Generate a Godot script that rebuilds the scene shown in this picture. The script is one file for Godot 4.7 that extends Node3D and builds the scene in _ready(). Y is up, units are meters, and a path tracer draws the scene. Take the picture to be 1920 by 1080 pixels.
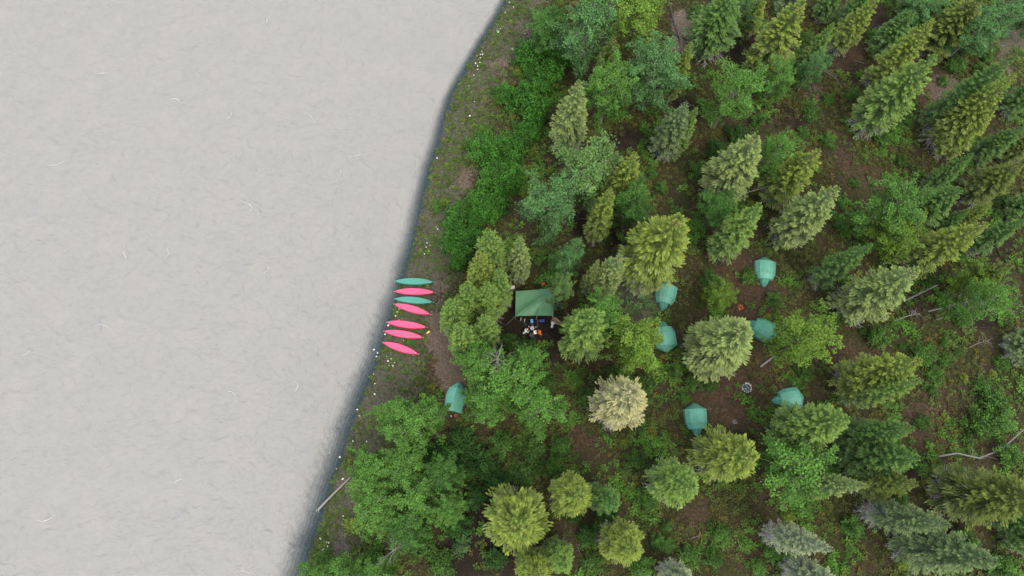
extends Node3D
# A river camp seen from a drone: silty river, overturned canoes on the bank, tents in a spruce wood.

const CAMERA_HEIGHT := 86.0
const CAMERA_TILT := 15.0   # degrees away from straight down

var rng := RandomNumberGenerator.new()
var taken := {}
var lump := FastNoiseLite.new()
var mats := {}
var patch := {}            # ground cover and painted shade (dark) weights on a coarse grid, by kind
const GX0 := -42.0
const GZ0 := -78.0
const GW := 124.0
const GD := 98.0
const PW := 248
const PD := 196


class Geo:
	var v := PackedVector3Array()
	var n := PackedVector3Array()
	var c := PackedColorArray()
	var ix := PackedInt32Array()
	func vert(p: Vector3, nr: Vector3, col: Color) -> int:
		v.append(p)
		n.append(nr)
		c.append(col)
		return v.size() - 1
	func face(a: int, b: int, d: int):      # counter-clockwise seen from the front
		ix.append(a)
		ix.append(d)
		ix.append(b)
	func kite(p: Vector3, d: Vector3, s: Vector3, out: Vector3, col: Color, belly := 0.45):
		var f := d.cross(s).normalized()
		var flip := f.dot(out) < 0.0
		if flip:
			f = -f
		var nr := (f + out).normalized()
		var k := v.size()
		var m := p + d * belly
		v.append(p)
		v.append(m + s)
		v.append(p + d)
		v.append(m - s)
		for q in 4:
			n.append(nr)
			c.append(col)
		if flip:
			ix.append_array(PackedInt32Array([k, k + 2, k + 1, k, k + 3, k + 2]))
		else:
			ix.append_array(PackedInt32Array([k, k + 1, k + 2, k, k + 2, k + 3]))
	func flat(a: Vector3, b: Vector3, d: Vector3, col: Color):
		var nr := (b - a).cross(d - a).normalized()
		var k := v.size()
		vert(a, nr, col)
		vert(b, nr, col)
		vert(d, nr, col)
		face(k, k + 1, k + 2)
	func quad(a: Vector3, b: Vector3, d: Vector3, e: Vector3, col: Color):
		flat(a, b, d, col)
		flat(a, d, e, col)
	func tube(p: PackedVector3Array, r: PackedFloat32Array, sides: int, col: Color):
		var ring := []
		for i in p.size():
			var t := (p[mini(i + 1, p.size() - 1)] - p[maxi(i - 1, 0)]).normalized()
			var x := t.cross(Vector3.UP if absf(t.y) < 0.9 else Vector3.RIGHT).normalized()
			var y := t.cross(x)
			var k := v.size()
			for s in sides:
				var a := TAU * s / sides
				var o := x * cos(a) + y * sin(a)
				vert(p[i] + o * r[i], o, col)
			ring.append(k)
		for i in p.size() - 1:
			for s in sides:
				var a: int = ring[i] + s
				var b: int = ring[i] + (s + 1) % sides
				var d: int = ring[i + 1] + s
				var e: int = ring[i + 1] + (s + 1) % sides
				face(a, b, e)
				face(a, e, d)
		for q in 2:
			var i := 0 if q == 0 else p.size() - 1
			var t := (p[0] - p[1]).normalized() if q == 0 else (p[i] - p[i - 1]).normalized()
			var m := vert(p[i] + t * r[i] * 0.3, t, col)
			for s in sides:
				var a: int = ring[i] + s
				var b: int = ring[i] + (s + 1) % sides
				if q == 0:
					face(m, b, a)
				else:
					face(m, a, b)
	func loft(loops: Array, col: Color, caps := true, smooth := false):
		# loops of equal size, each running counter-clockwise seen from the end of the loft
		var m: int = loops[0].size()
		if smooth:
			var k := v.size()
			var acc := []
			for l in loops:
				for p in l:
					vert(p, Vector3.ZERO, col)
			for i in loops.size() - 1:
				for s in m:
					var a := k + i * m + s
					var b := k + i * m + (s + 1) % m
					for tri in [[a, b, b + m], [a, b + m, a + m]]:
						var g: Vector3 = (v[tri[1]] - v[tri[0]]).cross(v[tri[2]] - v[tri[0]])
						for w in tri:
							n[w] += g
						face(tri[0], tri[1], tri[2])
			for q in range(k, v.size()):
				n[q] = n[q].normalized()
		else:
			for i in loops.size() - 1:
				for s in m:
					var s2 := (s + 1) % m
					quad(loops[i][s], loops[i][s2], loops[i + 1][s2], loops[i + 1][s], col)
		if caps:
			for q in 2:
				var l: PackedVector3Array = loops[0] if q == 0 else loops[loops.size() - 1]
				var mid := Vector3.ZERO
				for p in l:
					mid += p
				mid /= m
				for s in m:
					if q == 0:
						flat(mid, l[(s + 1) % m], l[s], col)
					else:
						flat(mid, l[s], l[(s + 1) % m], col)
	func slab(at: Vector3, size: Vector3, ch: float, col: Color, turn := Basis.IDENTITY):
		# a box with chamfered edges standing on `at`
		var loops := []
		for q in [[0.0, ch], [ch, 0.0], [size.y - ch, 0.0], [size.y, ch]]:
			var w: float = size.x / 2 - q[1]
			var d: float = size.z / 2 - q[1]
			var l := PackedVector3Array()
			for e in [[w, -d + ch], [w, d - ch], [w - ch, d], [-w + ch, d], [-w, d - ch], [-w, -d + ch], [-w + ch, -d], [w - ch, -d]]:
				l.append(at + turn * Vector3(e[0], q[0], e[1]))
			l.reverse()
			loops.append(l)
		loft(loops, col)
	func lathe(at: Vector3, profile: Array, sides: int, col: Color, sx := 1.0, sz := 1.0, turn := Basis.IDENTITY):
		var loops := []
		for q in profile:
			var l := PackedVector3Array()
			for s in sides:
				var a := -TAU * s / sides
				l.append(at + turn * Vector3(cos(a) * q[0] * sx, q[1], sin(a) * q[0] * sz))
			loops.append(l)
		loft(loops, col, true, true)
	func mesh() -> ArrayMesh:
		var a := []
		a.resize(Mesh.ARRAY_MAX)
		a[Mesh.ARRAY_VERTEX] = v
		a[Mesh.ARRAY_NORMAL] = n
		a[Mesh.ARRAY_COLOR] = c
		a[Mesh.ARRAY_INDEX] = ix
		var m := ArrayMesh.new()
		m.add_surface_from_arrays(Mesh.PRIMITIVE_TRIANGLES, a)
		return m
const SPRUCES := [
	[7.36, -42.71, 16.5, 2.35, "pale", "pale green spruce lower left of the dark fallen log"],
	[12.48, -51.38, 12.6, 1.79, "olive", "dark olive spruce lower left of the dark fallen log"],
	[21.85, -50.32, 12.3, 1.36, "yel", "yellow-green spruce below the dark fallen log"],
	[20.38, -41.71, 13.6, 2.08, "blue", "grey-green spruce below the dark fallen log"],
	[22.06, -41.94, 12.0, 1.26, "lime", "light green spruce below the dark fallen log"],
	[27.25, -57.7, 12.8, 3.28, "mid", "green spruce right of the dark fallen log, the first one out"],
	[33.26, -60.79, 7.9, 1.64, "yel", "yellow-green spruce right of the dark fallen log, the first one out"],
	[34.84, -54.84, 14.2, 2.88, "yel", "yellow-green spruce right of the dark fallen log, the second one out"],
	[41.08, -55.01, 9.9, 1.31, "lime", "light green spruce upper left of the brown clearing"],
	[45.77, -57.63, 11.9, 1.83, "yel", "yellow-green spruce above the brown clearing, the second one out"],
	[50.24, -51.78, 14.6, 2.21, "yel", "yellow-green spruce above the brown clearing, the first one out"],
	[48.15, -45.8, 16.5, 2.93, "lime", "light green spruce above the brown clearing"],
	[59.11, -57.95, 11.0, 2.93, "olive", "dark olive spruce left of the upper right corner"],
	[57.32, -43.39, 16.5, 2.28, "yel", "yellow-green spruce upper right of the brown clearing"],
	[56.99, -45.8, 16.5, 2.23, "mid", "green spruce lower left of the upper right corner"],
	[58.04, -42.17, 11.6, 2.1, "yel", "yellow-green spruce right of the brown clearing"],
	[34.72, -35.4, 14.2, 2.45, "yel", "yellow-green spruce left of the brown clearing"],
	[35.54, -29.7, 16.5, 2.66, "pale", "pale green spruce upper right of the topmost tent"],
	[27.64, -36.05, 15.9, 3.12, "pale", "pale green spruce above the topmost tent"],
	[26.91, -27.54, 16.5, 2.18, "lime", "light green spruce upper left of the topmost tent"],
	[52.99, -32.48, 10.1, 2.26, "mid", "green spruce lower right of the brown clearing"],
	[55.51, -36.71, 9.9, 1.32, "mid", "green spruce right of the brown clearing, the first one out"],
	[60.79, -35.43, 10.4, 2.28, "olive", "dark olive spruce above the middle of the right edge, the first one out"],
	[58.47, -31.37, 7.5, 1.1, "yel", "yellow-green spruce upper left of the middle of the right edge, the first one out"],
	[50.92, -25.72, 16.5, 2.36, "yel", "yellow-green spruce upper left of the middle of the right edge, the second one out"],
	[59.61, -28.22, 10.7, 1.62, "mid", "green spruce above the middle of the right edge, the first one out"],
	[38.98, -23.63, 14.7, 1.64, "mid", "green spruce right of the topmost tent"],
	[42.47, -19.97, 16.5, 2.96, "pale", "pale green spruce right of the topmost tent"],
	[56.97, -22.55, 10.9, 1.66, "olive", "dark olive spruce left of the middle of the right edge"],
	[41.02, -10.55, 16.5, 2.5, "yel", "yellow-green spruce right of the tent right of the fire ring"],
	[41.25, -8.62, 16.5, 1.62, "lime", "light green spruce right of the tent right of the fire ring"],
	[24.26, -13.95, 16.5, 3.54, "pale", "pale green spruce lower left of the tent below the red bag"],
	[33.06, -4.73, 16.5, 2.82, "lime", "light green spruce lower right of the tent right of the fire ring"],
	[23.83, -1.66, 16.5, 2.98, "yel", "yellow-green spruce lower right of the tent left of the fire ring"],
	[34.13, 1.44, 16.5, 1.5, "pale", "pale green spruce below the tent right of the fire ring"],
	[40.21, -3.98, 15.2, 1.91, "mid", "green spruce right of the tent right of the fire ring"],
	[40.6, -1.28, 15.2, 2.26, "mid", "green spruce left of the grey fallen trunk"],
	[40.87, 1.14, 13.8, 2.01, "olive", "dark olive spruce left of the grey fallen trunk"],
	[41.89, 4.85, 16.5, 1.9, "blue", "grey-green spruce lower left of the grey fallen trunk"],
	[45.7, 8.08, 16.5, 2.7, "blue", "grey-green spruce left of the lower right corner"],
	[51.43, 2.57, 16.5, 3.35, "olive", "dark olive spruce below the grey fallen trunk"],
	[30.06, 7.04, 16.5, 1.65, "grey", "silvery grey spruce below the tent right of the fire ring, the first one out"],
	[32.28, 11.09, 11.9, 1.95, "grey", "silvery grey spruce below the tent right of the fire ring, the second one out"],
	[12.13, -7.45, 16.5, 3.03, "straw", "straw-coloured spruce left of the tent left of the fire ring"],
	[17.8, 1.24, 16.5, 2.53, "lime", "light green spruce lower left of the tent left of the fire ring"],
	[6.47, 2.45, 15.8, 2.4, "yel", "yellow-green spruce above the middle of the bottom edge"],
	[10.07, 2.93, 16.1, 1.68, "mid", "green spruce upper right of the middle of the bottom edge"],
	[0.61, 4.99, 16.5, 3.5, "yel", "yellow-green spruce upper left of the middle of the bottom edge"],
	[11.85, 7.42, 16.5, 2.3, "yel", "yellow-green spruce upper right of the middle of the bottom edge"],
	[4.93, 8.9, 15.9, 1.7, "lime", "light green spruce upper left of the middle of the bottom edge"],
	[2.29, 9.84, 16.5, 1.93, "yel", "yellow-green spruce left of the middle of the bottom edge"],
	[18.0, 11.23, 11.0, 1.66, "grey", "silvery grey spruce right of the middle of the bottom edge"],
	[-2.44, -24.93, 16.5, 2.03, "lime", "light green spruce upper left of the tarp, the second one out"],
	[-3.65, -21.96, 16.5, 1.95, "yel", "yellow-green spruce left of the tarp"],
	[-1.35, -20.67, 16.1, 1.49, "lime", "light green spruce upper left of the tarp, the first one out"],
	[-4.89, -18.93, 16.5, 1.93, "lime", "light green spruce right of the canoes, the second one out"],
	[-2.72, -19.04, 16.5, 1.86, "lime", "light green spruce left of the tarp"],
	[-6.29, -17.1, 16.5, 2.11, "lime", "light green spruce right of the canoes, the first one out"],
	[-5.35, -14.29, 16.5, 2.03, "lime", "light green spruce above the bankside tent"],
	[-3.02, -15.52, 16.5, 1.59, "lime", "light green spruce lower left of the tarp"],
	[0.91, -24.21, 16.5, 1.44, "pale", "pale green spruce above the tarp"],
	[10.73, -29.7, 16.5, 1.59, "yel", "yellow-green spruce upper left of the half-hidden tent under the big spruce"],
	[13.34, -33.81, 16.5, 2.08, "yel", "yellow-green spruce above the half-hidden tent under the big spruce, the second one out"],
	[16.52, -24.76, 21.0, 3.74, "yel", "yellow-green spruce above the half-hidden tent under the big spruce, the first one out"],
	[11.35, -22.13, 16.5, 1.75, "pale", "pale green spruce left of the half-hidden tent under the big spruce"],
	[9.44, -22.4, 13.8, 0.92, "pale", "pale green spruce right of the tarp"],
	[8.34, -15.63, 16.5, 2.8, "lime", "light green spruce lower right of the tarp"],
	[62.79, -40.94, 9.3, 1.62, "mid", "green spruce right of the brown clearing, the second one out"],
	[66.51, -40.96, 6.5, 1.56, "olive", "dark olive spruce above the middle of the right edge, the second one out"],
	[66.34, -32.87, 5.9, 2.08, "mid", "green spruce above the middle of the right edge, the second one out"],
	[47.4, -61.47, 9.1, 1.64, "mid", "green spruce left of the upper right corner, the third one out"],
	[58.29, 7.49, 8.0, 1.82, "mid", "green spruce upper right of the lower right corner"],
	[63.14, -14.82, 5.3, 2.31, "blue", "grey-green spruce below the middle of the right edge"],
	[56.25, -30.9, 6.4, 1.03, "mid", "green spruce upper left of the middle of the right edge"],
	[57.09, -64.26, 6.7, 2.27, "mid", "green spruce left of the upper right corner, the first one out"],
	[39.39, -63.85, 7.2, 1.89, "blue", "grey-green spruce right of the dark fallen log"],
	[68.26, -48.32, 7.5, 1.81, "mid", "green spruce below the upper right corner"],
	[51.67, -57.42, 9.1, 2.06, "mid", "green spruce left of the upper right corner, the second one out"],
	[57.35, 5.71, 6.7, 1.35, "mid", "green spruce above the lower right corner"],
	[60.03, -62.28, 8.1, 2.25, "yel", "yellow-green spruce left of the upper right corner"],
	[44.3, -63.13, 6.0, 1.66, "mid", "green spruce right of the dark fallen log, the second one out"]
]
const LEAFY := [
	[9.39, -54.77, 13.0, 3.88, "cool", "blue-green leafy tree left of the dark fallen log"],
	[16.43, -58.03, 12.1, 4.08, "warm", "lime green leafy tree left of the dark fallen log"],
	[12.2, -46.2, 13.0, 2.97, "bright", "bright green leafy tree lower left of the dark fallen log"],
	[17.64, -48.47, 13.0, 3.81, "cool", "blue-green leafy tree below the dark fallen log"],
	[9.23, -35.11, 13.0, 4.12, "soft", "soft grey-green leafy tree above the tarp"],
	[4.44, -30.47, 13.0, 3.41, "cool", "blue-green leafy tree above the tarp"],
	[6.45, -23.78, 13.0, 1.77, "cool", "blue-green leafy tree upper right of the tarp"],
	[14.42, -31.08, 13.0, 2.39, "mid", "deep green leafy tree above the half-hidden tent under the big spruce"],
	[27.71, -45.64, 13.0, 3.31, "bright", "bright green leafy tree lower right of the dark fallen log, the first one out"],
	[25.35, -31.53, 8.0, 2.48, "mid", "deep green leafy tree upper left of the topmost tent"],
	[35.11, -49.86, 7.9, 2.19, "bright", "bright green leafy tree lower right of the dark fallen log, the second one out"],
	[25.42, -20.55, 6.5, 1.7, "warm", "lime green leafy tree upper left of the tent below the red bag"],
	[31.98, -37.32, 13.0, 2.17, "bright", "bright green leafy tree left of the brown clearing"],
	[45.18, -30.61, 13.0, 3.16, "bright", "bright green leafy tree below the brown clearing"],
	[46.57, -27.43, 10.0, 2.54, "warm", "lime green leafy tree below the brown clearing"],
	[56.27, -22.4, 8.0, 2.34, "warm", "lime green leafy tree left of the middle of the right edge"],
	[53.98, -18.62, 13.0, 2.48, "bright", "bright green leafy tree lower left of the middle of the right edge"],
	[32.87, -14.4, 13.0, 3.18, "warm", "lime green leafy tree right of the tent below the red bag"],
	[31.38, -0.66, 10.9, 4.04, "bright", "bright green leafy tree below the tent right of the fire ring"],
	[10.74, -17.56, 12.0, 2.49, "bright", "bright green leafy tree left of the tent half covered by leaves"],
	[14.33, -13.87, 13.0, 3.18, "warm", "lime green leafy tree left of the tent half covered by leaves"],
	[-1.08, -9.92, 13.0, 3.56, "bright", "bright green leafy tree right of the bankside tent, the second one out"],
	[-3.94, -11.89, 13.0, 2.43, "bright", "bright green leafy tree upper right of the bankside tent"],
	[1.52, -12.05, 13.0, 1.82, "bright", "bright green leafy tree below the tarp"],
	[-2.84, -7.09, 13.0, 2.51, "bright", "bright green leafy tree right of the bankside tent, the first one out"],
	[2.68, -6.88, 13.0, 2.98, "bright", "bright green leafy tree right of the bankside tent, the third one out"],
	[-10.61, -5.42, 10.9, 3.02, "bright", "bright green leafy tree lower left of the bankside tent, the second one out"],
	[-13.48, -5.84, 8.0, 2.28, "bright", "bright green leafy tree left of the bankside tent"],
	[-8.81, -6.23, 9.4, 1.71, "bright", "bright green leafy tree lower left of the bankside tent, the first one out"],
	[-16.02, 0.26, 8.0, 2.54, "bright", "bright green leafy tree upper right of the driftwood log"],
	[-12.22, -0.53, 8.0, 2.67, "bright", "bright green leafy tree right of the driftwood log, the second one out"],
	[-14.88, 3.73, 8.0, 2.87, "bright", "bright green leafy tree right of the driftwood log, the first one out"],
	[-10.63, 3.01, 8.0, 2.76, "bright", "bright green leafy tree right of the driftwood log, the third one out"],
	[-7.86, 0.26, 8.0, 2.12, "mid", "deep green leafy tree below the bankside tent"],
	[-6.81, 4.01, 8.0, 1.79, "bright", "bright green leafy tree below the bankside tent"],
	[-11.55, 6.41, 8.0, 2.07, "mid", "deep green leafy tree lower right of the driftwood log"],
	[-18.21, 11.17, 8.0, 2.33, "bright", "bright green leafy tree below the driftwood log, the first one out"],
	[-14.56, 11.31, 8.0, 2.21, "bright", "bright green leafy tree lower right of the driftwood log"],
	[-21.33, 11.09, 8.0, 1.75, "bright", "bright green leafy tree below the driftwood log, the second one out"],
	[61.84, -56.59, 8.6, 3.08, "cool", "blue-green leafy tree lower left of the upper right corner, the second one out"],
	[64.8, -58.41, 9.3, 2.87, "cool", "blue-green leafy tree lower left of the upper right corner, the first one out"],
	[5.66, -20.0, 13.0, 1.43, "soft", "soft grey-green leafy tree right of the tarp"],
	[40.0, -51.41, 8.0, 1.63, "cool", "blue-green leafy tree upper left of the brown clearing"],
	[56.29, -61.09, 6.7, 2.57, "cool", "blue-green leafy tree left of the upper right corner"],
	[31.46, -60.46, 8.0, 1.82, "cool", "blue-green leafy tree right of the dark fallen log"],
	[4.76, -57.32, 8.0, 2.52, "mid", "deep green leafy tree left of the dark fallen log"],
	[71.55, -59.69, 6.6, 2.2, "cool", "blue-green leafy tree lower right of the upper right corner"]
]
const BUSHES := [
	[30.54, -24.06, 1.18, "b", "bright green bush left of the topmost tent"],
	[33.35, -21.23, 1.12, "m", "green bush below the topmost tent"],
	[32.44, -18.86, 0.59, "y", "small yellowish bush upper right of the tent below the red bag"],
	[21.15, -8.54, 0.85, "b", "bright green bush upper left of the tent left of the fire ring"],
	[45.6, -16.26, 1.77, "b", "bright green bush upper right of the tent right of the fire ring"],
	[48.97, -15.03, 0.59, "m", "green bush upper right of the tent right of the fire ring, the second one out"],
	[51.13, -13.89, 1.71, "b", "bright green bush upper left of the grey fallen trunk, the second one out"],
	[54.36, -15.71, 0.72, "b", "bright green bush lower left of the middle of the right edge"],
	[54.18, -13.42, 1.05, "b", "bright green bush above the grey fallen trunk, the fourth one out"],
	[55.8, -14.36, 0.59, "m", "green bush lower left of the middle of the right edge, the second one out"],
	[52.35, -11.56, 1.25, "b", "bright green bush upper left of the grey fallen trunk, the first one out"],
	[51.91, -9.58, 0.72, "m", "green bush upper left of the grey fallen trunk, the second one out"],
	[61.06, -12.88, 1.05, "b", "bright green bush below the middle of the right edge"],
	[58.24, -10.11, 1.31, "b", "bright green bush above the grey fallen trunk, the third one out"],
	[58.97, -7.95, 1.71, "b", "bright green bush above the grey fallen trunk, the second one out"],
	[56.29, -5.39, 2.1, "b", "bright green bush above the grey fallen trunk, the first one out"],
	[59.08, -5.7, 1.97, "b", "bright green bush upper right of the grey fallen trunk"],
	[59.34, -1.92, 1.71, "b", "bright green bush right of the grey fallen trunk"],
	[56.1, -11.03, 0.66, "y", "small yellowish bush above the grey fallen trunk"],
	[13.53, -3.3, 0.59, "y", "small yellowish bush below the straw-coloured spruce"],
	[18.12, 6.28, 0.79, "m", "green bush right of the middle of the bottom edge, the second one out"],
	[24.43, 7.16, 1.44, "b", "bright green bush below the tent left of the fire ring, the first one out"],
	[20.4, 9.62, 1.44, "b", "bright green bush right of the middle of the bottom edge, the fourth one out"],
	[18.0, 8.34, 1.05, "b", "bright green bush right of the middle of the bottom edge, the third one out"],
	[23.17, 9.79, 1.31, "m", "green bush below the tent left of the fire ring"],
	[34.45, 4.49, 0.98, "b", "bright green bush below the tent right of the fire ring"],
	[39.69, 6.28, 1.38, "b", "bright green bush lower right of the tent right of the fire ring"],
	[15.78, 3.29, 1.44, "b", "bright green bush lower left of the tent left of the fire ring"],
	[14.73, -1.3, 1.44, "m", "green bush below the straw-coloured spruce"],
	[16.79, 7.75, 0.92, "b", "bright green bush right of the middle of the bottom edge, the second one out"],
	[-5.8, -3.17, 2.1, "d", "dark green bush below the bankside tent, the first one out"],
	[-3.32, -0.55, 2.23, "d", "dark green bush below the bankside tent, the fourth one out"],
	[-7.03, -0.55, 1.97, "d", "dark green bush below the bankside tent, the third one out"],
	[-1.29, -3.05, 1.71, "b", "bright green bush lower right of the bankside tent"],
	[2.57, -2.42, 1.77, "m", "green bush lower right of the bankside tent, the first one out"],
	[1.15, 0.19, 1.44, "m", "green bush lower right of the bankside tent, the second one out"],
	[5.79, -3.05, 1.31, "b", "bright green bush lower left of the straw-coloured spruce, the first one out"],
	[3.44, -12.22, 1.57, "b", "bright green bush below the tarp"],
	[4.08, -10.11, 1.44, "m", "green bush left of the straw-coloured spruce, the second one out"],
	[1.67, -14.56, 1.57, "d", "dark green bush below the tarp"],
	[5.11, -0.68, 1.18, "b", "bright green bush lower left of the straw-coloured spruce, the second one out"],
	[-8.98, -1.92, 1.71, "d", "dark green bush below the bankside tent, the second one out"],
	[-4.42, 2.99, 1.71, "d", "dark green bush below the bankside tent, the fifth one out"],
	[-6.25, 6.28, 1.71, "d", "dark green bush left of the middle of the bottom edge, the second one out"],
	[-5.9, 8.34, 1.31, "g", "grey-green bush left of the middle of the bottom edge"],
	[-1.85, 9.79, 1.44, "d", "dark green bush left of the middle of the bottom edge, the first one out"],
	[-10.55, 8.34, 1.97, "m", "green bush lower right of the driftwood log"],
	[-8.02, 10.37, 1.84, "m", "green bush left of the middle of the bottom edge"],
	[-16.02, 10.65, 1.97, "b", "bright green bush lower right of the driftwood log"],
	[-18.75, 6.28, 1.18, "y", "small yellowish bush below the driftwood log"],
	[-21.6, 10.08, 1.31, "b", "bright green bush below the driftwood log"],
	[8.84, -8.6, 1.31, "m", "green bush left of the straw-coloured spruce, the first one out"],
	[10.44, -7.31, 1.18, "b", "bright green bush left of the straw-coloured spruce"],
	[13.21, -11.22, 1.71, "m", "green bush above the straw-coloured spruce"],
	[16.13, -10.24, 1.57, "m", "green bush upper right of the straw-coloured spruce"],
	[22.41, -10.57, 1.31, "m", "green bush above the tent left of the fire ring"],
	[24.68, -10.11, 0.92, "m", "green bush left of the fire ring"],
	[36.03, -11.56, 1.31, "m", "green bush upper right of the tent right of the fire ring, the first one out"],
	[40.48, -18.31, 1.18, "m", "green bush right of the tent below the red bag, the second one out"],
	[38.14, -15.58, 1.05, "m", "green bush right of the tent below the red bag, the first one out"],
	[19.91, -36.34, 0.92, "b", "bright green bush above the half-hidden tent under the big spruce, the first one out"],
	[18.75, -38.65, 0.85, "b", "bright green bush above the half-hidden tent under the big spruce, the second one out"],
	[25.06, -38.8, 1.57, "m", "green bush upper left of the topmost tent"],
	[25.38, -23.92, 1.18, "m", "green bush right of the half-hidden tent under the big spruce"],
	[30.55, -44.33, 1.71, "d", "dark green bush lower right of the dark fallen log"],
	[27.45, -41.94, 1.57, "d", "dark green bush above the topmost tent"],
	[33.64, -46.34, 1.18, "m", "green bush left of the brown clearing"],
	[17.96, -42.73, 1.05, "m", "green bush below the dark fallen log"],
	[45.99, -37.26, 0.79, "b", "bright green bush lower left of the brown clearing"],
	[43.69, -49.61, 0.98, "b", "bright green bush upper left of the brown clearing, the first one out"],
	[42.94, -43.37, 1.18, "b", "bright green bush left of the brown clearing, the first one out"],
	[39.68, -44.73, 0.92, "b", "bright green bush left of the brown clearing, the second one out"],
	[41.08, -47.4, 1.31, "b", "bright green bush upper left of the brown clearing, the second one out"],
	[51.24, -60.05, 0.98, "b", "bright green bush above the brown clearing, the third one out"],
	[47.34, -50.44, 1.18, "m", "green bush above the brown clearing"],
	[47.75, -47.97, 0.92, "b", "bright green bush above the brown clearing, the second one out"],
	[50.18, -44.33, 1.44, "b", "bright green bush above the brown clearing, the first one out"],
	[54.68, -60.22, 1.31, "m", "green bush left of the upper right corner"],
	[60.25, -52.52, 0.92, "b", "bright green bush lower left of the upper right corner, the third one out"],
	[62.17, -55.05, 1.44, "b", "bright green bush lower left of the upper right corner, the second one out"],
	[65.76, -54.21, 1.18, "m", "green bush lower left of the upper right corner"],
	[66.89, -56.33, 0.92, "b", "bright green bush lower left of the upper right corner, the first one out"],
	[39.93, -53.78, 1.44, "m", "green bush upper left of the brown clearing"],
	[41.67, -59.35, 1.18, "m", "green bush right of the dark fallen log"],
	[26.06, -63.75, 1.05, "m", "green bush upper right of the dark fallen log"],
	[52.51, -40.36, 0.92, "m", "green bush right of the brown clearing"],
	[43.45, -31.2, 1.31, "m", "green bush lower left of the brown clearing"],
	[47.88, -25.35, 0.92, "m", "green bush below the brown clearing"],
	[41.29, -24.99, 1.05, "m", "green bush right of the topmost tent"],
	[53.65, -23.92, 1.05, "m", "green bush left of the middle of the right edge, the second one out"],
	[57.48, -27.16, 1.18, "m", "green bush left of the middle of the right edge, the first one out"],
	[63.99, -48.38, 1.57, "m", "green bush below the upper right corner"],
	[69.66, -49.2, 1.18, "b", "bright green bush below the upper right corner"],
	[52.25, 7.75, 1.97, "m", "green bush upper left of the lower right corner"],
	[56.07, 10.65, 1.71, "b", "bright green bush left of the lower right corner"],
	[50.43, 11.23, 1.44, "m", "green bush left of the lower right corner"],
	[45.06, 10.08, 1.05, "y", "small yellowish bush left of the lower right corner"],
	[28.34, 10.65, 1.18, "b", "bright green bush below the tent left of the fire ring, the second one out"],
	[30.05, 8.92, 1.31, "b", "bright green bush lower right of the tent left of the fire ring"],
	[49.99, -5.7, 1.18, "m", "green bush upper left of the grey fallen trunk, the first one out"],
	[56.67, -18.31, 0.79, "m", "green bush lower left of the middle of the right edge, the first one out"],
	[38.34, -0.68, 1.31, "m", "green bush lower right of the tent right of the fire ring"],
	[43.33, 4.79, 0.92, "m", "green bush lower left of the grey fallen trunk, the second one out"],
	[20.18, -11.89, 1.05, "m", "green bush below the tent half covered by leaves"],
	[15.55, -5.07, 0.79, "m", "green bush lower right of the straw-coloured spruce"],
	[-9.9, -34.2, 1.05, "b", "bright green bush above the canoes"],
	[-9.06, -34.81, 0.79, "y", "small yellowish bush above the canoes"],
	[-4.01, -45.13, 1.18, "b", "bright green bush above the tarp, the second one out"],
	[-5.8, -43.13, 1.05, "b", "bright green bush above the tarp, the first one out"],
	[-2.22, -51.27, 0.92, "m", "green bush left of the dark fallen log"],
	[1.12, -54.37, 0.79, "y", "small yellowish bush left of the dark fallen log"],
	[7.22, 4.79, 1.18, "d", "dark green bush above the middle of the bottom edge"],
	[8.72, 7.16, 1.31, "d", "dark green bush upper right of the middle of the bottom edge, the first one out"],
	[14.79, 10.65, 1.57, "b", "bright green bush right of the middle of the bottom edge, the first one out"],
	[11.3, 4.79, 1.31, "d", "dark green bush upper right of the middle of the bottom edge, the second one out"],
	[-1.91, 1.17, 1.57, "d", "dark green bush lower right of the bankside tent"],
	[-0.67, -15.58, 1.44, "m", "green bush lower left of the tarp"],
	[32.31, 5.09, 0.79, "y", "small yellowish bush below the tent right of the fire ring"],
	[9.26, 10.08, 1.31, "m", "green bush right of the middle of the bottom edge, the first one out"],
	[46.11, 2.99, 0.92, "m", "green bush lower left of the grey fallen trunk, the first one out"]
]
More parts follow.
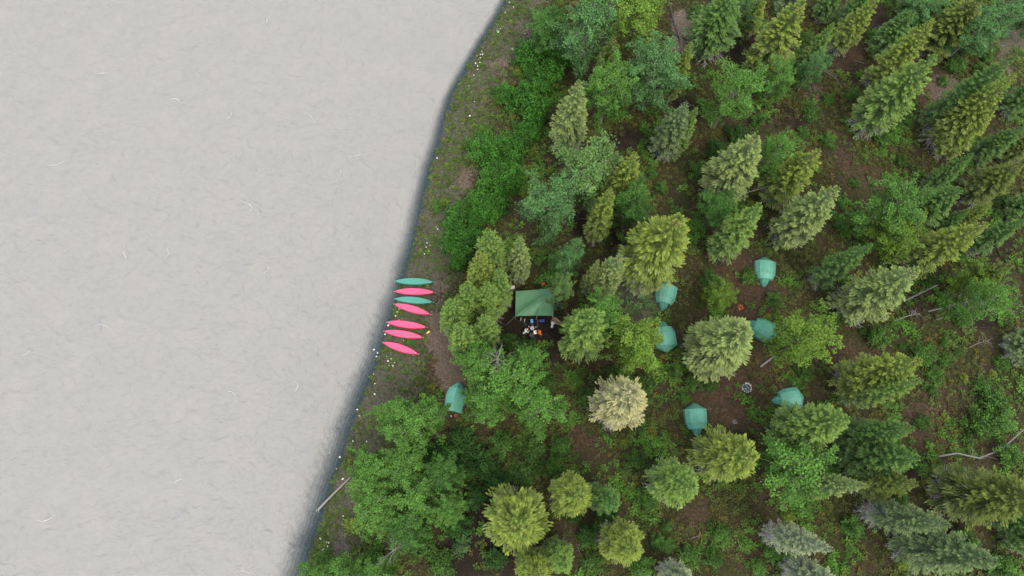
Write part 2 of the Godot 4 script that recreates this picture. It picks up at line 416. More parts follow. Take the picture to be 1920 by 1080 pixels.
const WILLOWS := [[6.22, -58.53, 1.78], [6.92, -59.23, 1.46], [5.34, -56.94, 1.22], [4.27, -59.6, 1.53], [4.98, -61.97, 1.76], [3.33, -57.9, 1.24], [1.89, -55.85, 1.73], [2.88, -55.73, 1.73], [6.51, -56.17, 1.6], [6.48, -56.24, 1.79], [2.42, -54.16, 1.25], [2.23, -57.12, 1.55], [4.33, -53.79, 1.35], [2.02, -50.78, 1.47], [-0.26, -49.92, 1.16], [4.24, -51.62, 1.67], [3.26, -53.05, 1.17], [5.61, -53.39, 1.65], [3.32, -46.64, 1.38], [2.79, -48.61, 1.65], [2.96, -47.77, 1.78], [0.76, -49.18, 1.76], [3.94, -48.38, 1.35], [-0.59, -49.42, 1.24], [2.75, -44.31, 1.17], [-0.84, -42.69, 1.3], [1.71, -43.99, 1.43], [3.0, -46.85, 1.47], [-3.4, -42.48, 1.78], [1.4, -44.64, 1.43], [1.12, -42.36, 1.45], [0.07, -37.9, 1.45], [-0.09, -40.73, 1.34], [-3.9, -41.26, 1.81], [-1.31, -39.02, 1.37], [-2.76, -41.47, 1.72], [-1.02, -37.2, 1.61], [-1.75, -37.09, 1.62], [-2.74, -37.46, 1.61], [0.1, -37.66, 1.53], [-1.89, -39.36, 1.59], [-1.02, -37.14, 1.68], [-3.59, -34.28, 1.7], [-2.46, -34.04, 1.6], [-2.94, -32.78, 1.5], [-2.18, -34.45, 1.46], [-3.7, -33.28, 1.26], [-4.57, -33.12, 1.42], [-5.45, -29.64, 1.63], [-7.1, -32.71, 1.58], [-4.9, -31.51, 1.17], [-7.8, -31.25, 1.23], [-7.67, -31.75, 1.17], [-7.01, -30.4, 1.54], [-6.41, -27.54, 1.48], [-8.04, -28.64, 1.48], [-6.94, -26.08, 1.07], [-0.74, -50.57, 1.21], [6.53, -62.61, 1.34], [-4.27, -34.63, 1.61], [-2.13, -33.49, 1.34]]
const SHORE := [[-72.46, 1.19], [-66.89, -1.02], [-63.71, -2.49], [-60.14, -4.39], [-57.51, -5.74], [-54.05, -7.43], [-51.08, -8.8], [-48.16, -9.55], [-44.06, -10.33], [-40.44, -11.33], [-35.74, -12.26], [-31.91, -12.84], [-28.16, -13.55], [-25.58, -14.22], [-21.97, -14.98], [-19.48, -15.69], [-17.38, -16.28], [-15.3, -16.86], [-13.25, -17.37], [-11.22, -18.14], [-8.89, -19.01], [-6.59, -19.74], [-4.0, -20.37], [-1.45, -21.06], [1.06, -21.99], [4.15, -22.74], [6.57, -23.39], [8.96, -24.1], [11.89, -24.87], [15.91, -26.21]]
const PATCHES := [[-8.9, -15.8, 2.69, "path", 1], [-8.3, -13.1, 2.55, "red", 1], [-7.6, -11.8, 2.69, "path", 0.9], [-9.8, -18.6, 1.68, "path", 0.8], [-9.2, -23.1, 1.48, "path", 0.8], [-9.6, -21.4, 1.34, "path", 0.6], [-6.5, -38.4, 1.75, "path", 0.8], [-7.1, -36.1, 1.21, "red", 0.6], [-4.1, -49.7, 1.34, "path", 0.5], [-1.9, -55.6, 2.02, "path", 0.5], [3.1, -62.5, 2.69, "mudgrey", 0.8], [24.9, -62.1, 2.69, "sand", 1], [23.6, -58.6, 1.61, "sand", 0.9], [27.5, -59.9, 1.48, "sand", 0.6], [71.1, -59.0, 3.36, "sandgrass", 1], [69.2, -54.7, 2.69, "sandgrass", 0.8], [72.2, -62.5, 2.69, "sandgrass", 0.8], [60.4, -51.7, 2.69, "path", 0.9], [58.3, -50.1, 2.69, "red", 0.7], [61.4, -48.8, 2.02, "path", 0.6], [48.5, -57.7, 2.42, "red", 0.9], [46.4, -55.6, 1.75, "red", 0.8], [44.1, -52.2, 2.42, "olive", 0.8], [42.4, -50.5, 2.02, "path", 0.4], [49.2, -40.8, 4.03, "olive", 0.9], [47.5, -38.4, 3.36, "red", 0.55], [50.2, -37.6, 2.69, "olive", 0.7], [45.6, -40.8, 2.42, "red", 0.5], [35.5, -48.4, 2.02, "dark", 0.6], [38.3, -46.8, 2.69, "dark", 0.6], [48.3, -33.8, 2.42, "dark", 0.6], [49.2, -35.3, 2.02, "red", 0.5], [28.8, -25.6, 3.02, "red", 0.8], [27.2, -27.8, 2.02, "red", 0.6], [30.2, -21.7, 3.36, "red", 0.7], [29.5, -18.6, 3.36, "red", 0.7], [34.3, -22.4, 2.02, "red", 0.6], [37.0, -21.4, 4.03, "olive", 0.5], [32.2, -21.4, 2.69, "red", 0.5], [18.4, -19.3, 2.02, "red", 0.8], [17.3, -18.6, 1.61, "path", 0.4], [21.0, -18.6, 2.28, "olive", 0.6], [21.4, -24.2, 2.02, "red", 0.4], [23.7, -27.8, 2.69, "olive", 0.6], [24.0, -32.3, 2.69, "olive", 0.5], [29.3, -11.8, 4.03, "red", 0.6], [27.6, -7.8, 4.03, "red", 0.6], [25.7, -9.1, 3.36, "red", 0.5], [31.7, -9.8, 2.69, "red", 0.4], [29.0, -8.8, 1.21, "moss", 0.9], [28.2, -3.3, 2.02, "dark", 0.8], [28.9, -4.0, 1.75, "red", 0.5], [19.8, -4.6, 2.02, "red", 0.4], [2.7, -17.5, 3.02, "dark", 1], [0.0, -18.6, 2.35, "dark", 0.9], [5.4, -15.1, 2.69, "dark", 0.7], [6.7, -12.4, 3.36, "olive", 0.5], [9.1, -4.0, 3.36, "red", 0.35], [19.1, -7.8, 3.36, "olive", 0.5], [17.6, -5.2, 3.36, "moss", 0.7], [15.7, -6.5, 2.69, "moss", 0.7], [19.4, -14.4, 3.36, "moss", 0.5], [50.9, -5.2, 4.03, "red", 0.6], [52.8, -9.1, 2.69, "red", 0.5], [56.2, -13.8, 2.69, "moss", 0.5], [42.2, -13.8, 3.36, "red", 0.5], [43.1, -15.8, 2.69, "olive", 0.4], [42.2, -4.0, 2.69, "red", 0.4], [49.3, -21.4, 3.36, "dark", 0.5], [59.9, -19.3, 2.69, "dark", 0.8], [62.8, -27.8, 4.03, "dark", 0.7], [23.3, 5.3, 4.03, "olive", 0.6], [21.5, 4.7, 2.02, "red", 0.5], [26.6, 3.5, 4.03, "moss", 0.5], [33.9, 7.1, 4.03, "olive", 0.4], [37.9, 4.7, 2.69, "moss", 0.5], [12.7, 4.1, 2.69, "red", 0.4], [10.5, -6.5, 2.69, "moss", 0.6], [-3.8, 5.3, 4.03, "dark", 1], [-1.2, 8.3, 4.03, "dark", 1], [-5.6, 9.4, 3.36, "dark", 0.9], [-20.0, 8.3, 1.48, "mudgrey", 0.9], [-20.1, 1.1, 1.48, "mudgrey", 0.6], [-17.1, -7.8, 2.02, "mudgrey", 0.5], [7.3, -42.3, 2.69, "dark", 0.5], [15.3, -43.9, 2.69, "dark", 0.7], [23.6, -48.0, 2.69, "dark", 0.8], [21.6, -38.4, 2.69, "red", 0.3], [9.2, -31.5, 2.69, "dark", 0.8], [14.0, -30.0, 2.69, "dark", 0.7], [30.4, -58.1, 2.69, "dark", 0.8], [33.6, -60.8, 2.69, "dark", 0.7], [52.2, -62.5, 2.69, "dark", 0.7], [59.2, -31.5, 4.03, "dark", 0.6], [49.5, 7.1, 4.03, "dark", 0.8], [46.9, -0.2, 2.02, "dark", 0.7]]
const STONES := [[-0.4, -66.33, 0.19], [0.23, -65.52, 0.15], [-0.98, -64.62, 0.16], [-1.65, -61.91, 0.12], [-2.14, -61.61, 0.17], [-2.0, -61.31, 0.2], [1.87, -60.85, 0.11], [-3.91, -59.71, 0.1], [-4.18, -58.8, 0.09], [-4.2, -57.63, 0.18], [-4.49, -57.07, 0.14], [-4.77, -56.85, 0.12], [-4.56, -56.32, 0.18], [-5.0, -57.48, 0.12], [-5.2, -56.22, 0.17], [-4.87, -55.23, 0.13], [-5.22, -53.69, 0.09], [0.03, -58.25, 0.14], [-6.1, -52.58, 0.1], [-5.29, -49.99, 0.12], [-5.86, -47.74, 0.2], [-6.78, -46.62, 0.12], [-10.28, -41.46, 0.18], [-8.34, -36.98, 0.14], [-10.12, -31.37, 0.1], [-9.91, -31.08, 0.14], [-14.8, -19.79, 0.2], [-14.97, -19.29, 0.19], [-14.54, -20.19, 0.18], [-15.89, -18.06, 0.2], [-16.24, -16.92, 0.17], [-14.53, -18.73, 0.1], [-16.04, -15.23, 0.12], [-17.08, -14.5, 0.14], [-17.21, -14.01, 0.15], [-16.88, -13.92, 0.11], [-15.87, -14.03, 0.12], [-15.67, -13.43, 0.19], [-15.27, -13.68, 0.19], [-15.52, -12.87, 0.1], [-14.8, -13.2, 0.12], [-15.03, -12.82, 0.18], [-12.47, -14.11, 0.11], [-17.2, -10.57, 0.12], [-17.15, -9.27, 0.16], [-17.45, -11.79, 0.11], [-19.24, -7.37, 0.14], [-18.93, -6.6, 0.13], [-18.49, -7.06, 0.13], [-19.55, -3.54, 0.16], [-17.81, -3.46, 0.11], [-21.04, -1.63, 0.19], [-21.38, -0.25, 0.09], [-20.48, 0.93, 0.17], [-22.41, -2.14, 0.1], [-22.7, 7.77, 0.19], [-21.95, 8.12, 0.18], [-22.22, 8.43, 0.17], [-21.77, 8.61, 0.14], [-22.27, 8.97, 0.15], [-21.65, 8.2, 0.15], [-20.94, 9.34, 0.16], [-21.12, 9.67, 0.17], [-20.11, 5.19, 0.15], [-21.81, 7.18, 0.1], [-13.74, -15.99, 0.16], [-17.59, -14.93, 0.17], [20.1, 4.14, 0.19], [-11.34, -29.75, 0.12], [-10.83, -28.83, 0.11], [-11.53, -27.65, 0.14], [-11.23, -29.18, 0.16], [-10.94, -28.05, 0.18], [-11.35, -28.58, 0.13], [-4.34, -58.17, 0.1], [-4.93, -55.74, 0.18], [-4.54, -57.63, 0.12], [-5.42, -54.27, 0.12]]

func numbered(called: String) -> String:
	var k: int = taken.get(called, 0)
	taken[called] = k + 1
	return called if k == 0 else "%s_%03d" % [called, k]


func tag(o: Node, label: String, category: String, group := "", kind := ""):
	o.set_meta("label", label)
	if category:
		o.set_meta("category", category)
	if group:
		o.set_meta("group", group)
	if kind:
		o.set_meta("kind", kind)


func thing(called: String, label: String, category: String, group: String, at: Vector3, turn := 0.0) -> Node3D:
	var o := Node3D.new()
	o.name = numbered(called)
	add_child(o)
	o.position = at
	o.rotation.y = turn
	tag(o, label, category, group)
	return o


func part(m: Mesh, called: String, mat: Material, parent: Node) -> MeshInstance3D:
	var o := MeshInstance3D.new()
	o.name = called
	o.mesh = m
	o.material_override = mat
	parent.add_child(o, true)
	return o


func single(m: Mesh, called: String, label: String, category: String, group: String, mat: Material, at: Vector3, turn := 0.0) -> MeshInstance3D:
	var o := MeshInstance3D.new()
	o.name = numbered(called)
	o.mesh = m
	o.material_override = mat
	add_child(o)
	o.position = at
	o.rotation.y = turn
	tag(o, label, category, group)
	return o


# ------------------------------------------------------------------ materials
func lin(r: float, g: float, b: float, a := 1.0) -> Color:
	return Color(r, g, b, a).linear_to_srgb()


func solid(key: String, col: Color, rough := 0.8, tinted := true, backlight := 0.0, gloss := 0.5) -> StandardMaterial3D:
	if mats.has(key):
		return mats[key]
	var m := StandardMaterial3D.new()
	m.resource_name = key
	m.albedo_color = col
	m.roughness = rough
	m.metallic_specular = gloss
	m.vertex_color_use_as_albedo = tinted
	m.cull_mode = BaseMaterial3D.CULL_DISABLED
	if backlight > 0.0:
		m.backlight_enabled = true
		m.backlight = Color(backlight, backlight, backlight)
	mats[key] = m
	return m


func grain(seed_: int, freq: float, lo: Color, hi: Color, type := FastNoiseLite.TYPE_SIMPLEX_SMOOTH, size := 512, octaves := 4) -> NoiseTexture2D:
	var f := FastNoiseLite.new()
	f.seed = seed_
	f.noise_type = type
	f.frequency = freq
	f.fractal_octaves = octaves
	f.fractal_gain = 0.6
	var t := NoiseTexture2D.new()
	t.width = size
	t.height = size
	t.seamless = true
	t.noise = f
	var ramp := Gradient.new()
	ramp.set_color(0, lo)
	ramp.set_color(1, hi)
	t.color_ramp = ramp
	return t


func textured(key: String, col: Color, rough: float, tex: Texture2D, scale_: float, world := true, tinted := true) -> StandardMaterial3D:
	var m := solid(key, col, rough, tinted)
	m.albedo_texture = tex
	m.uv1_triplanar = true
	m.uv1_world_triplanar = world
	m.uv1_scale = Vector3(scale_, scale_, scale_)
	return m


func make_materials():
	# needles and leaves: albedo about 0.05 to 0.15, varied further by the colours of the sprays
	var tones := {"yel": [0.235, 0.300, 0.060], "lime": [0.190, 0.295, 0.070], "mid": [0.125, 0.225, 0.060], "olive": [0.150, 0.190, 0.045], "blue": [0.170, 0.235, 0.105], "pale": [0.255, 0.325, 0.115], "grey": [0.32, 0.37, 0.23], "straw": [0.47, 0.43, 0.235]}
	for k in tones:
		solid("needle_" + k, lin(tones[k][0], tones[k][1], tones[k][2]), 0.75, true, 0.25, 0.25)
	var leaves := {"cool": [0.110, 0.240, 0.085], "warm": [0.175, 0.290, 0.042], "bright": [0.125, 0.275, 0.052], "soft": [0.155, 0.270, 0.085], "mid": [0.090, 0.215, 0.045], "willow": [0.078, 0.235, 0.032], "b": [0.115, 0.245, 0.05], "m": [0.10, 0.20, 0.045], "y": [0.23, 0.30, 0.05], "d": [0.055, 0.14, 0.03], "g": [0.12, 0.21, 0.09]}
	for k in leaves:
		solid("leaf_" + k, lin(leaves[k][0], leaves[k][1], leaves[k][2]), 0.7, true, 0.35, 0.3)
	textured("bark", lin(0.16, 0.14, 0.12), 0.95, grain(3, 0.03, Color(0.55, 0.55, 0.55), Color(1, 1, 1), FastNoiseLite.TYPE_SIMPLEX, 256), 1.2, false, false)
	textured("pale_bark", lin(0.42, 0.40, 0.37), 0.9, grain(4, 0.05, Color(0.6, 0.58, 0.55), Color(1, 1, 1), FastNoiseLite.TYPE_SIMPLEX, 256), 1.5, false, false)
	textured("weathered", lin(0.42, 0.40, 0.38), 0.9, grain(6, 0.06, Color(0.6, 0.58, 0.56), Color(1, 1, 1), FastNoiseLite.TYPE_SIMPLEX, 256), 2.5, false, true)
	solid("dead_twig", lin(0.40, 0.39, 0.37), 0.9)
	solid("cone", lin(0.30, 0.19, 0.09), 0.85)
	solid("undergrowth", lin(0.20, 0.30, 0.08), 0.8, true, 0.25, 0.25)
	solid("litter", lin(0.5, 0.5, 0.5), 0.9)
	solid("pale_rock", lin(0.62, 0.60, 0.54), 0.85)
	textured("tent_fly", lin(0.135, 0.40, 0.29), 0.55, grain(8, 0.012, Color(0.86, 0.88, 0.90), Color(1, 1, 1), FastNoiseLite.TYPE_SIMPLEX_SMOOTH, 256, 3), 0.35, false)
	textured("tarp_cloth", lin(0.085, 0.24, 0.115), 0.55, grain(9, 0.015, Color(0.82, 0.84, 0.82), Color(1, 1, 1), FastNoiseLite.TYPE_SIMPLEX_SMOOTH, 256, 3), 0.3, false)
	textured("teal_hull", lin(0.024, 0.285, 0.21), 0.26, grain(12, 0.03, Color(0.82, 0.84, 0.84), Color(1, 1, 1), FastNoiseLite.TYPE_SIMPLEX_SMOOTH, 256, 4), 0.8, false)
	textured("red_hull", lin(0.80, 0.055, 0.19), 0.26, grain(13, 0.03, Color(0.86, 0.82, 0.84), Color(1, 1, 1), FastNoiseLite.TYPE_SIMPLEX_SMOOTH, 256, 4), 0.8, false)
	mats["teal_hull"].metallic_specular = 0.8
	mats["red_hull"].metallic_specular = 0.9
	solid("plain", Color(1, 1, 1), 0.7)
	solid("cloth", Color(1, 1, 1), 0.9)
	solid("skin_and_clothes", Color(1, 1, 1), 0.8)


# ------------------------------------------------------------------ terrain
func shore_x(z: float) -> float:
	var n := SHORE.size()
	if z <= SHORE[0][0]:
		return SHORE[0][1] - (z - SHORE[0][0]) * 0.55
	if z >= SHORE[n - 1][0]:
		return SHORE[n - 1][1] - (z - SHORE[n - 1][0]) * 0.42
	for i in n - 1:
		if z <= SHORE[i + 1][0]:
			var t: float = (z - SHORE[i][0]) / (SHORE[i + 1][0] - SHORE[i][0])
			return lerpf(SHORE[i][1], SHORE[i + 1][1], t)
	return 0.0


func bank(x: float, z: float) -> float:       # metres inland of the waterline, roughly at right angles to it
	return (x - shore_x(z)) * 0.9


func ground_y(x: float, z: float) -> float:
	var d := bank(x, z)
	var wob := lump.get_noise_2d(x * 6.0, z * 6.0) * 0.10 + lump.get_noise_2d(x * 1.1, z * 1.1) * 0.16
	if d < 0.0:
		var shelf := lerpf(1.7, 3.8, smoothstep(-55.0, 5.0, z))
		var rough := lump.get_noise_2d(x * 17.0, z * 17.0) * 0.07 + lump.get_noise_2d(x * 40.0, z * 40.0) * 0.11
		return maxf(d * 0.62 / shelf + (wob * 0.35 + rough) * minf(1.0, -d * 0.5), -2.5)
	var y := 0.10 * smoothstep(0.0, 0.5, d) + 0.30 * smoothstep(0.3, 4.0, d) + 0.6 * smoothstep(3.0, 11.0, d)
	return y + wob * smoothstep(0.0, 3.0, d)


func cover(kind: String, x: float, z: float) -> float:
	var i := clampi(int((x - GX0) / GW * PW), 0, PW - 1)
	var j := clampi(int((z - GZ0) / GD * PD), 0, PD - 1)
	return patch[kind][j * PW + i] / 255.0


func on_ground(x: float, z: float, up := 0.0) -> Vector3:
	return Vector3(x, ground_y(x, z) + up, z)


func make_patches():
	for kind in ["path", "red", "sand", "sandgrass", "olive", "moss", "dark", "mudgrey", "bank", "bed"]:
		var a := PackedByteArray()
		a.resize(PW * PD)
		patch[kind] = a
	for p in PATCHES:
		var a: PackedByteArray = patch[p[3]]
		var r: float = p[2] * 1.25
		var i0 := clampi(int((p[0] - r - GX0) / GW * PW), 0, PW - 1)
		var i1 := clampi(int((p[0] + r - GX0) / GW * PW) + 1, 0, PW - 1)
		var j0 := clampi(int((p[1] - r - GZ0) / GD * PD), 0, PD - 1)
		var j1 := clampi(int((p[1] + r - GZ0) / GD * PD) + 1, 0, PD - 1)
		for j in range(j0, j1 + 1):
			for i in range(i0, i1 + 1):
				var x := GX0 + (i + 0.5) / PW * GW
				var z := GZ0 + (j + 0.5) / PD * GD
				var e := Vector2(x - p[0], z - p[1]).length() / r
				var w: float = p[4] * (1.0 - smoothstep(0.35, 1.0, e)) * 255.0
				if w > a[j * PW + i]:
					a[j * PW + i] = int(w)
		patch[p[3]] = a
	var bk: PackedByteArray = patch["bank"]
	var bed: PackedByteArray = patch["bed"]
	for j in PD:
		for i in PW:
			var d := bank(GX0 + (i + 0.5) / PW * GW, GZ0 + (j + 0.5) / PD * GD)
			bed[j * PW + i] = int(255.0 * (1.0 - smoothstep(-0.2, 1.0, d)))
			bk[j * PW + i] = int(255.0 * (1.0 - smoothstep(3.0, 8.5, d)))
	patch["bank"] = bk
	patch["bed"] = bed


func noise_bytes(seed_: int, freq: float, w: int, h: int, type := FastNoiseLite.TYPE_SIMPLEX_SMOOTH, octaves := 4) -> PackedByteArray:
	var f := FastNoiseLite.new()
	f.seed = seed_
	f.noise_type = type
	f.frequency = freq
	f.fractal_octaves = octaves
	f.fractal_gain = 0.55
	var im := f.get_image(w, h, false, false, true)
	im.convert(Image.FORMAT_L8)
	return im.get_data()


func ground_image() -> ImageTexture:
	# what the ground is made of: duff, moss, sand, mud, weeds - as colours of matter, plus shade under trees painted in as the dark patches
	var w := 1000
	var h := 790
	var n1 := noise_bytes(21, 0.012, w, h)
	var n2 := noise_bytes(22, 0.06, w, h)
	var n3 := noise_bytes(23, 0.22, w, h, FastNoiseLite.TYPE_SIMPLEX, 2)
	var n4 := noise_bytes(24, 0.03, w, h)
	var kinds := ["moss", "olive", "red", "bank", "dark", "mudgrey", "path", "sandgrass", "sand", "bed"]
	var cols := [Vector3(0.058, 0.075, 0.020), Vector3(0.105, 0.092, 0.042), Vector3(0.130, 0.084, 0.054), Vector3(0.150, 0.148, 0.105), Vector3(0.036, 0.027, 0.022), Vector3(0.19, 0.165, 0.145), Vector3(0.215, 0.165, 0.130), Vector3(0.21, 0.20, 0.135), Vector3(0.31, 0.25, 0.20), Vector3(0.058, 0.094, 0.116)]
	var layers: Array[PackedByteArray] = []
	for k in kinds:
		var im := Image.create_from_data(PW, PD, false, Image.FORMAT_L8, patch[k])
		im.resize(w, h, Image.INTERPOLATE_CUBIC)
		layers.append(im.get_data())
	var duff := Vector3(0.088, 0.068, 0.043)
	var moss := Vector3(0.068, 0.078, 0.026)
	var rust := Vector3(0.125, 0.066, 0.034)
	var straw := Vector3(0.19, 0.165, 0.10)
	var out := PackedByteArray()
	out.resize(w * h * 3)
	for q in w * h:
		var a := n1[q] / 255.0
		var b := n2[q] / 255.0
		var e := n3[q] / 255.0
		var g := n4[q] / 255.0
		var c := duff.lerp(moss, clampf((a * 0.6 + b * 0.5 + e * 0.25 - 0.55) * 4.0, 0.0, 0.85))
		c = c.lerp(rust, clampf((g + e * 0.4 - 0.86) * 3.0, 0.0, 0.5))
		for k in 10:
			var m := layers[k][q]
			if m > 8:
				c = c.lerp(cols[k], clampf((m / 255.0 + (b - 0.5) * 0.9 + (e - 0.5) * 0.7 - 0.28) * 2.4, 0.0, 0.95))
		c = c.lerp(straw, clampf((e + g * 0.3 - 0.98) * 3.0, 0.0, 0.5))
		c *= 0.72 + 0.56 * e
		# to sRGB, gamma close enough
		var o := q * 3
		out[o] = int(255.0 * minf(1.0, pow(c.x, 0.4545)))
		out[o + 1] = int(255.0 * minf(1.0, pow(c.y, 0.4545)))
		out[o + 2] = int(255.0 * minf(1.0, pow(c.z, 0.4545)))
	return ImageTexture.create_from_image(Image.create_from_data(w, h, false, Image.FORMAT_RGB8, out))


func spaced(fine0: float, fine1: float, step: float, far: float) -> PackedFloat32Array:
	var a := PackedFloat32Array()
	var x := fine0
	var s := step
	while x > -far:
		s *= 1.6
		x -= s
		a.append(x)
	a.reverse()
	x = fine0
	while x < fine1:
		a.append(x)
		x += step
	s = step
	while x < far:
		a.append(x)
		x += s
		s *= 1.6
	a.append(far)
	return a


func make_ground():
	var xs := spaced(-32.0, 80.0, 0.5, 700.0)
	var zs := spaced(-72.0, 20.0, 0.5, 700.0)
	var v := PackedVector3Array()
	var uv := PackedVector2Array()
	var uv2 := PackedVector2Array()
	var ix := PackedInt32Array()
	for z in zs:
		for x in xs:
			v.append(Vector3(x, ground_y(x, z), z))
			uv.append(Vector2((x - GX0) / GW, (z - GZ0) / GD))
			uv2.append(Vector2(x, z) / 9.0)
	var w := xs.size()
	for j in zs.size() - 1:
		for i in w - 1:
			var k := j * w + i
			ix.append_array(PackedInt32Array([k, k + 1, k + w + 1, k, k + w + 1, k + w]))
	var nr := PackedVector3Array()
	nr.resize(v.size())
	for j in zs.size():
		for i in w:
			var k := j * w + i
			var a := v[j * w + mini(i + 1, w - 1)] - v[j * w + maxi(i - 1, 0)]
			var b := v[mini(j + 1, zs.size() - 1) * w + i] - v[maxi(j - 1, 0) * w + i]
			nr[k] = b.cross(a).normalized()
	var arr := []
	arr.resize(Mesh.ARRAY_MAX)
	arr[Mesh.ARRAY_VERTEX] = v
	arr[Mesh.ARRAY_NORMAL] = nr
	arr[Mesh.ARRAY_TEX_UV] = uv
	arr[Mesh.ARRAY_TEX_UV2] = uv2
	arr[Mesh.ARRAY_INDEX] = ix
	var m := ArrayMesh.new()
	m.add_surface_from_arrays(Mesh.PRIMITIVE_TRIANGLES, arr)
	var g := StandardMaterial3D.new()
	g.resource_name = "forest_floor"
	g.albedo_texture = ground_image()
	g.roughness = 0.95
	g.metallic_specular = 0.2
	g.detail_enabled = true
	g.detail_blend_mode = BaseMaterial3D.BLEND_MODE_MUL
	g.detail_uv_layer = BaseMaterial3D.DETAIL_UV_2
	g.detail_albedo = grain(31, 0.06, Color(0.50, 0.48, 0.46), Color(1, 1, 1), FastNoiseLite.TYPE_CELLULAR, 1024, 3)
	var o := MeshInstance3D.new()
	o.name = "ground"
	o.mesh = m
	o.material_override = g
	add_child(o)
	tag(o, "brown and mossy forest floor with a weedy river bank", "", "", "structure")


func make_river():
	# silty water: a rippled skin and layers of suspended silt below it, down to where nothing shows through
	var river := Node3D.new()
	river.name = "river"
	add_child(river)
	tag(river, "wide pale silty river with faint ripples", "", "", "structure")
	var tint := grain(41, 0.011, Color(0.955, 0.96, 0.97), Color(1, 0.992, 0.98), FastNoiseLite.TYPE_SIMPLEX_SMOOTH, 2048, 6)
	var warp: FastNoiseLite = tint.noise
	warp.domain_warp_enabled = true
	warp.domain_warp_amplitude = 60.0
	warp.domain_warp_frequency = 0.008
	warp.fractal_gain = 0.75
	var ripple := FastNoiseLite.new()
	ripple.seed = 43
	ripple.frequency = 0.034
	ripple.fractal_octaves = 5
	ripple.fractal_gain = 0.62
	ripple.domain_warp_enabled = true
	ripple.domain_warp_amplitude = 26.0
	ripple.domain_warp_frequency = 0.012
	var bump := NoiseTexture2D.new()
	bump.width = 2048
	bump.height = 2048
	bump.seamless = true
	bump.noise = ripple
	bump.seamless_blend_skirt = 0.03
	tint.seamless_blend_skirt = 0.03
	bump.as_normal_map = true
	bump.bump_strength = 9.0
	var silt := lin(0.484, 0.470, 0.453)
	for k in 8:
		var m := StandardMaterial3D.new()
		m.resource_name = "silt_%d" % k
		m.albedo_color = Color(silt, [0.05, 0.08, 0.13, 0.20, 0.30, 0.42, 0.55, 1.0][k])
		m.albedo_texture = tint
		m.uv1_triplanar = true
		m.uv1_world_triplanar = true
		m.uv1_scale = Vector3.ONE / 160.0
		m.uv1_offset = Vector3(0.5, 0.5, 0.5)
		m.roughness = 0.38 if k == 0 else 0.9
		m.metallic_specular = 0.5 if k == 0 else 0.0
		m.normal_enabled = true
		m.normal_texture = bump
		m.normal_scale = 0.65
		if k < 7:
			m.transparency = BaseMaterial3D.TRANSPARENCY_ALPHA
		var q := PlaneMesh.new()
		q.size = Vector2(900, 1400)
		var o := part(q, "water_surface" if k == 0 else "silt_layer", m, river)
		o.position = Vector3(-410, -0.015 - 0.073 * k, 0)


func make_foam():
	# thin curling lines of foam on the current
	var g := Geo.new()
	rng.seed = 77
	for k in 22:
		var z := rng.randf_range(-66.0, 12.0)
		var x := shore_x(z) - rng.randf_range(7.0, 55.0)
		var a := rng.randf_range(-0.9, 0.5)
		var p := Vector3(x, 0.004, z)
		var w := rng.randf_range(0.012, 0.024)
		var turn := rng.randf_range(-0.28, 0.28)
		var last_l := p
		var last_r := p
		var steps := rng.randi_range(5, 11)
		for s in steps:
			p += Vector3(cos(a), 0, sin(a)) * rng.randf_range(0.15, 0.34)
			a += turn + rng.randf_range(-0.25, 0.25)
			var side := Vector3(-sin(a), 0, cos(a)) * w * sin(PI * (s + 1) / (steps + 0.5)) * rng.randf_range(0.5, 1.2)
			g.quad(last_l, p + side, p - side, last_r, Color(1, 1, 1))
			last_l = p + side
			last_r = p - side
	var river: Node = get_node("river")
	var o := part(g.mesh(), "foam", solid("foam", lin(0.53, 0.52, 0.505), 0.8), river)
	o.set_meta("kind", "stuff")


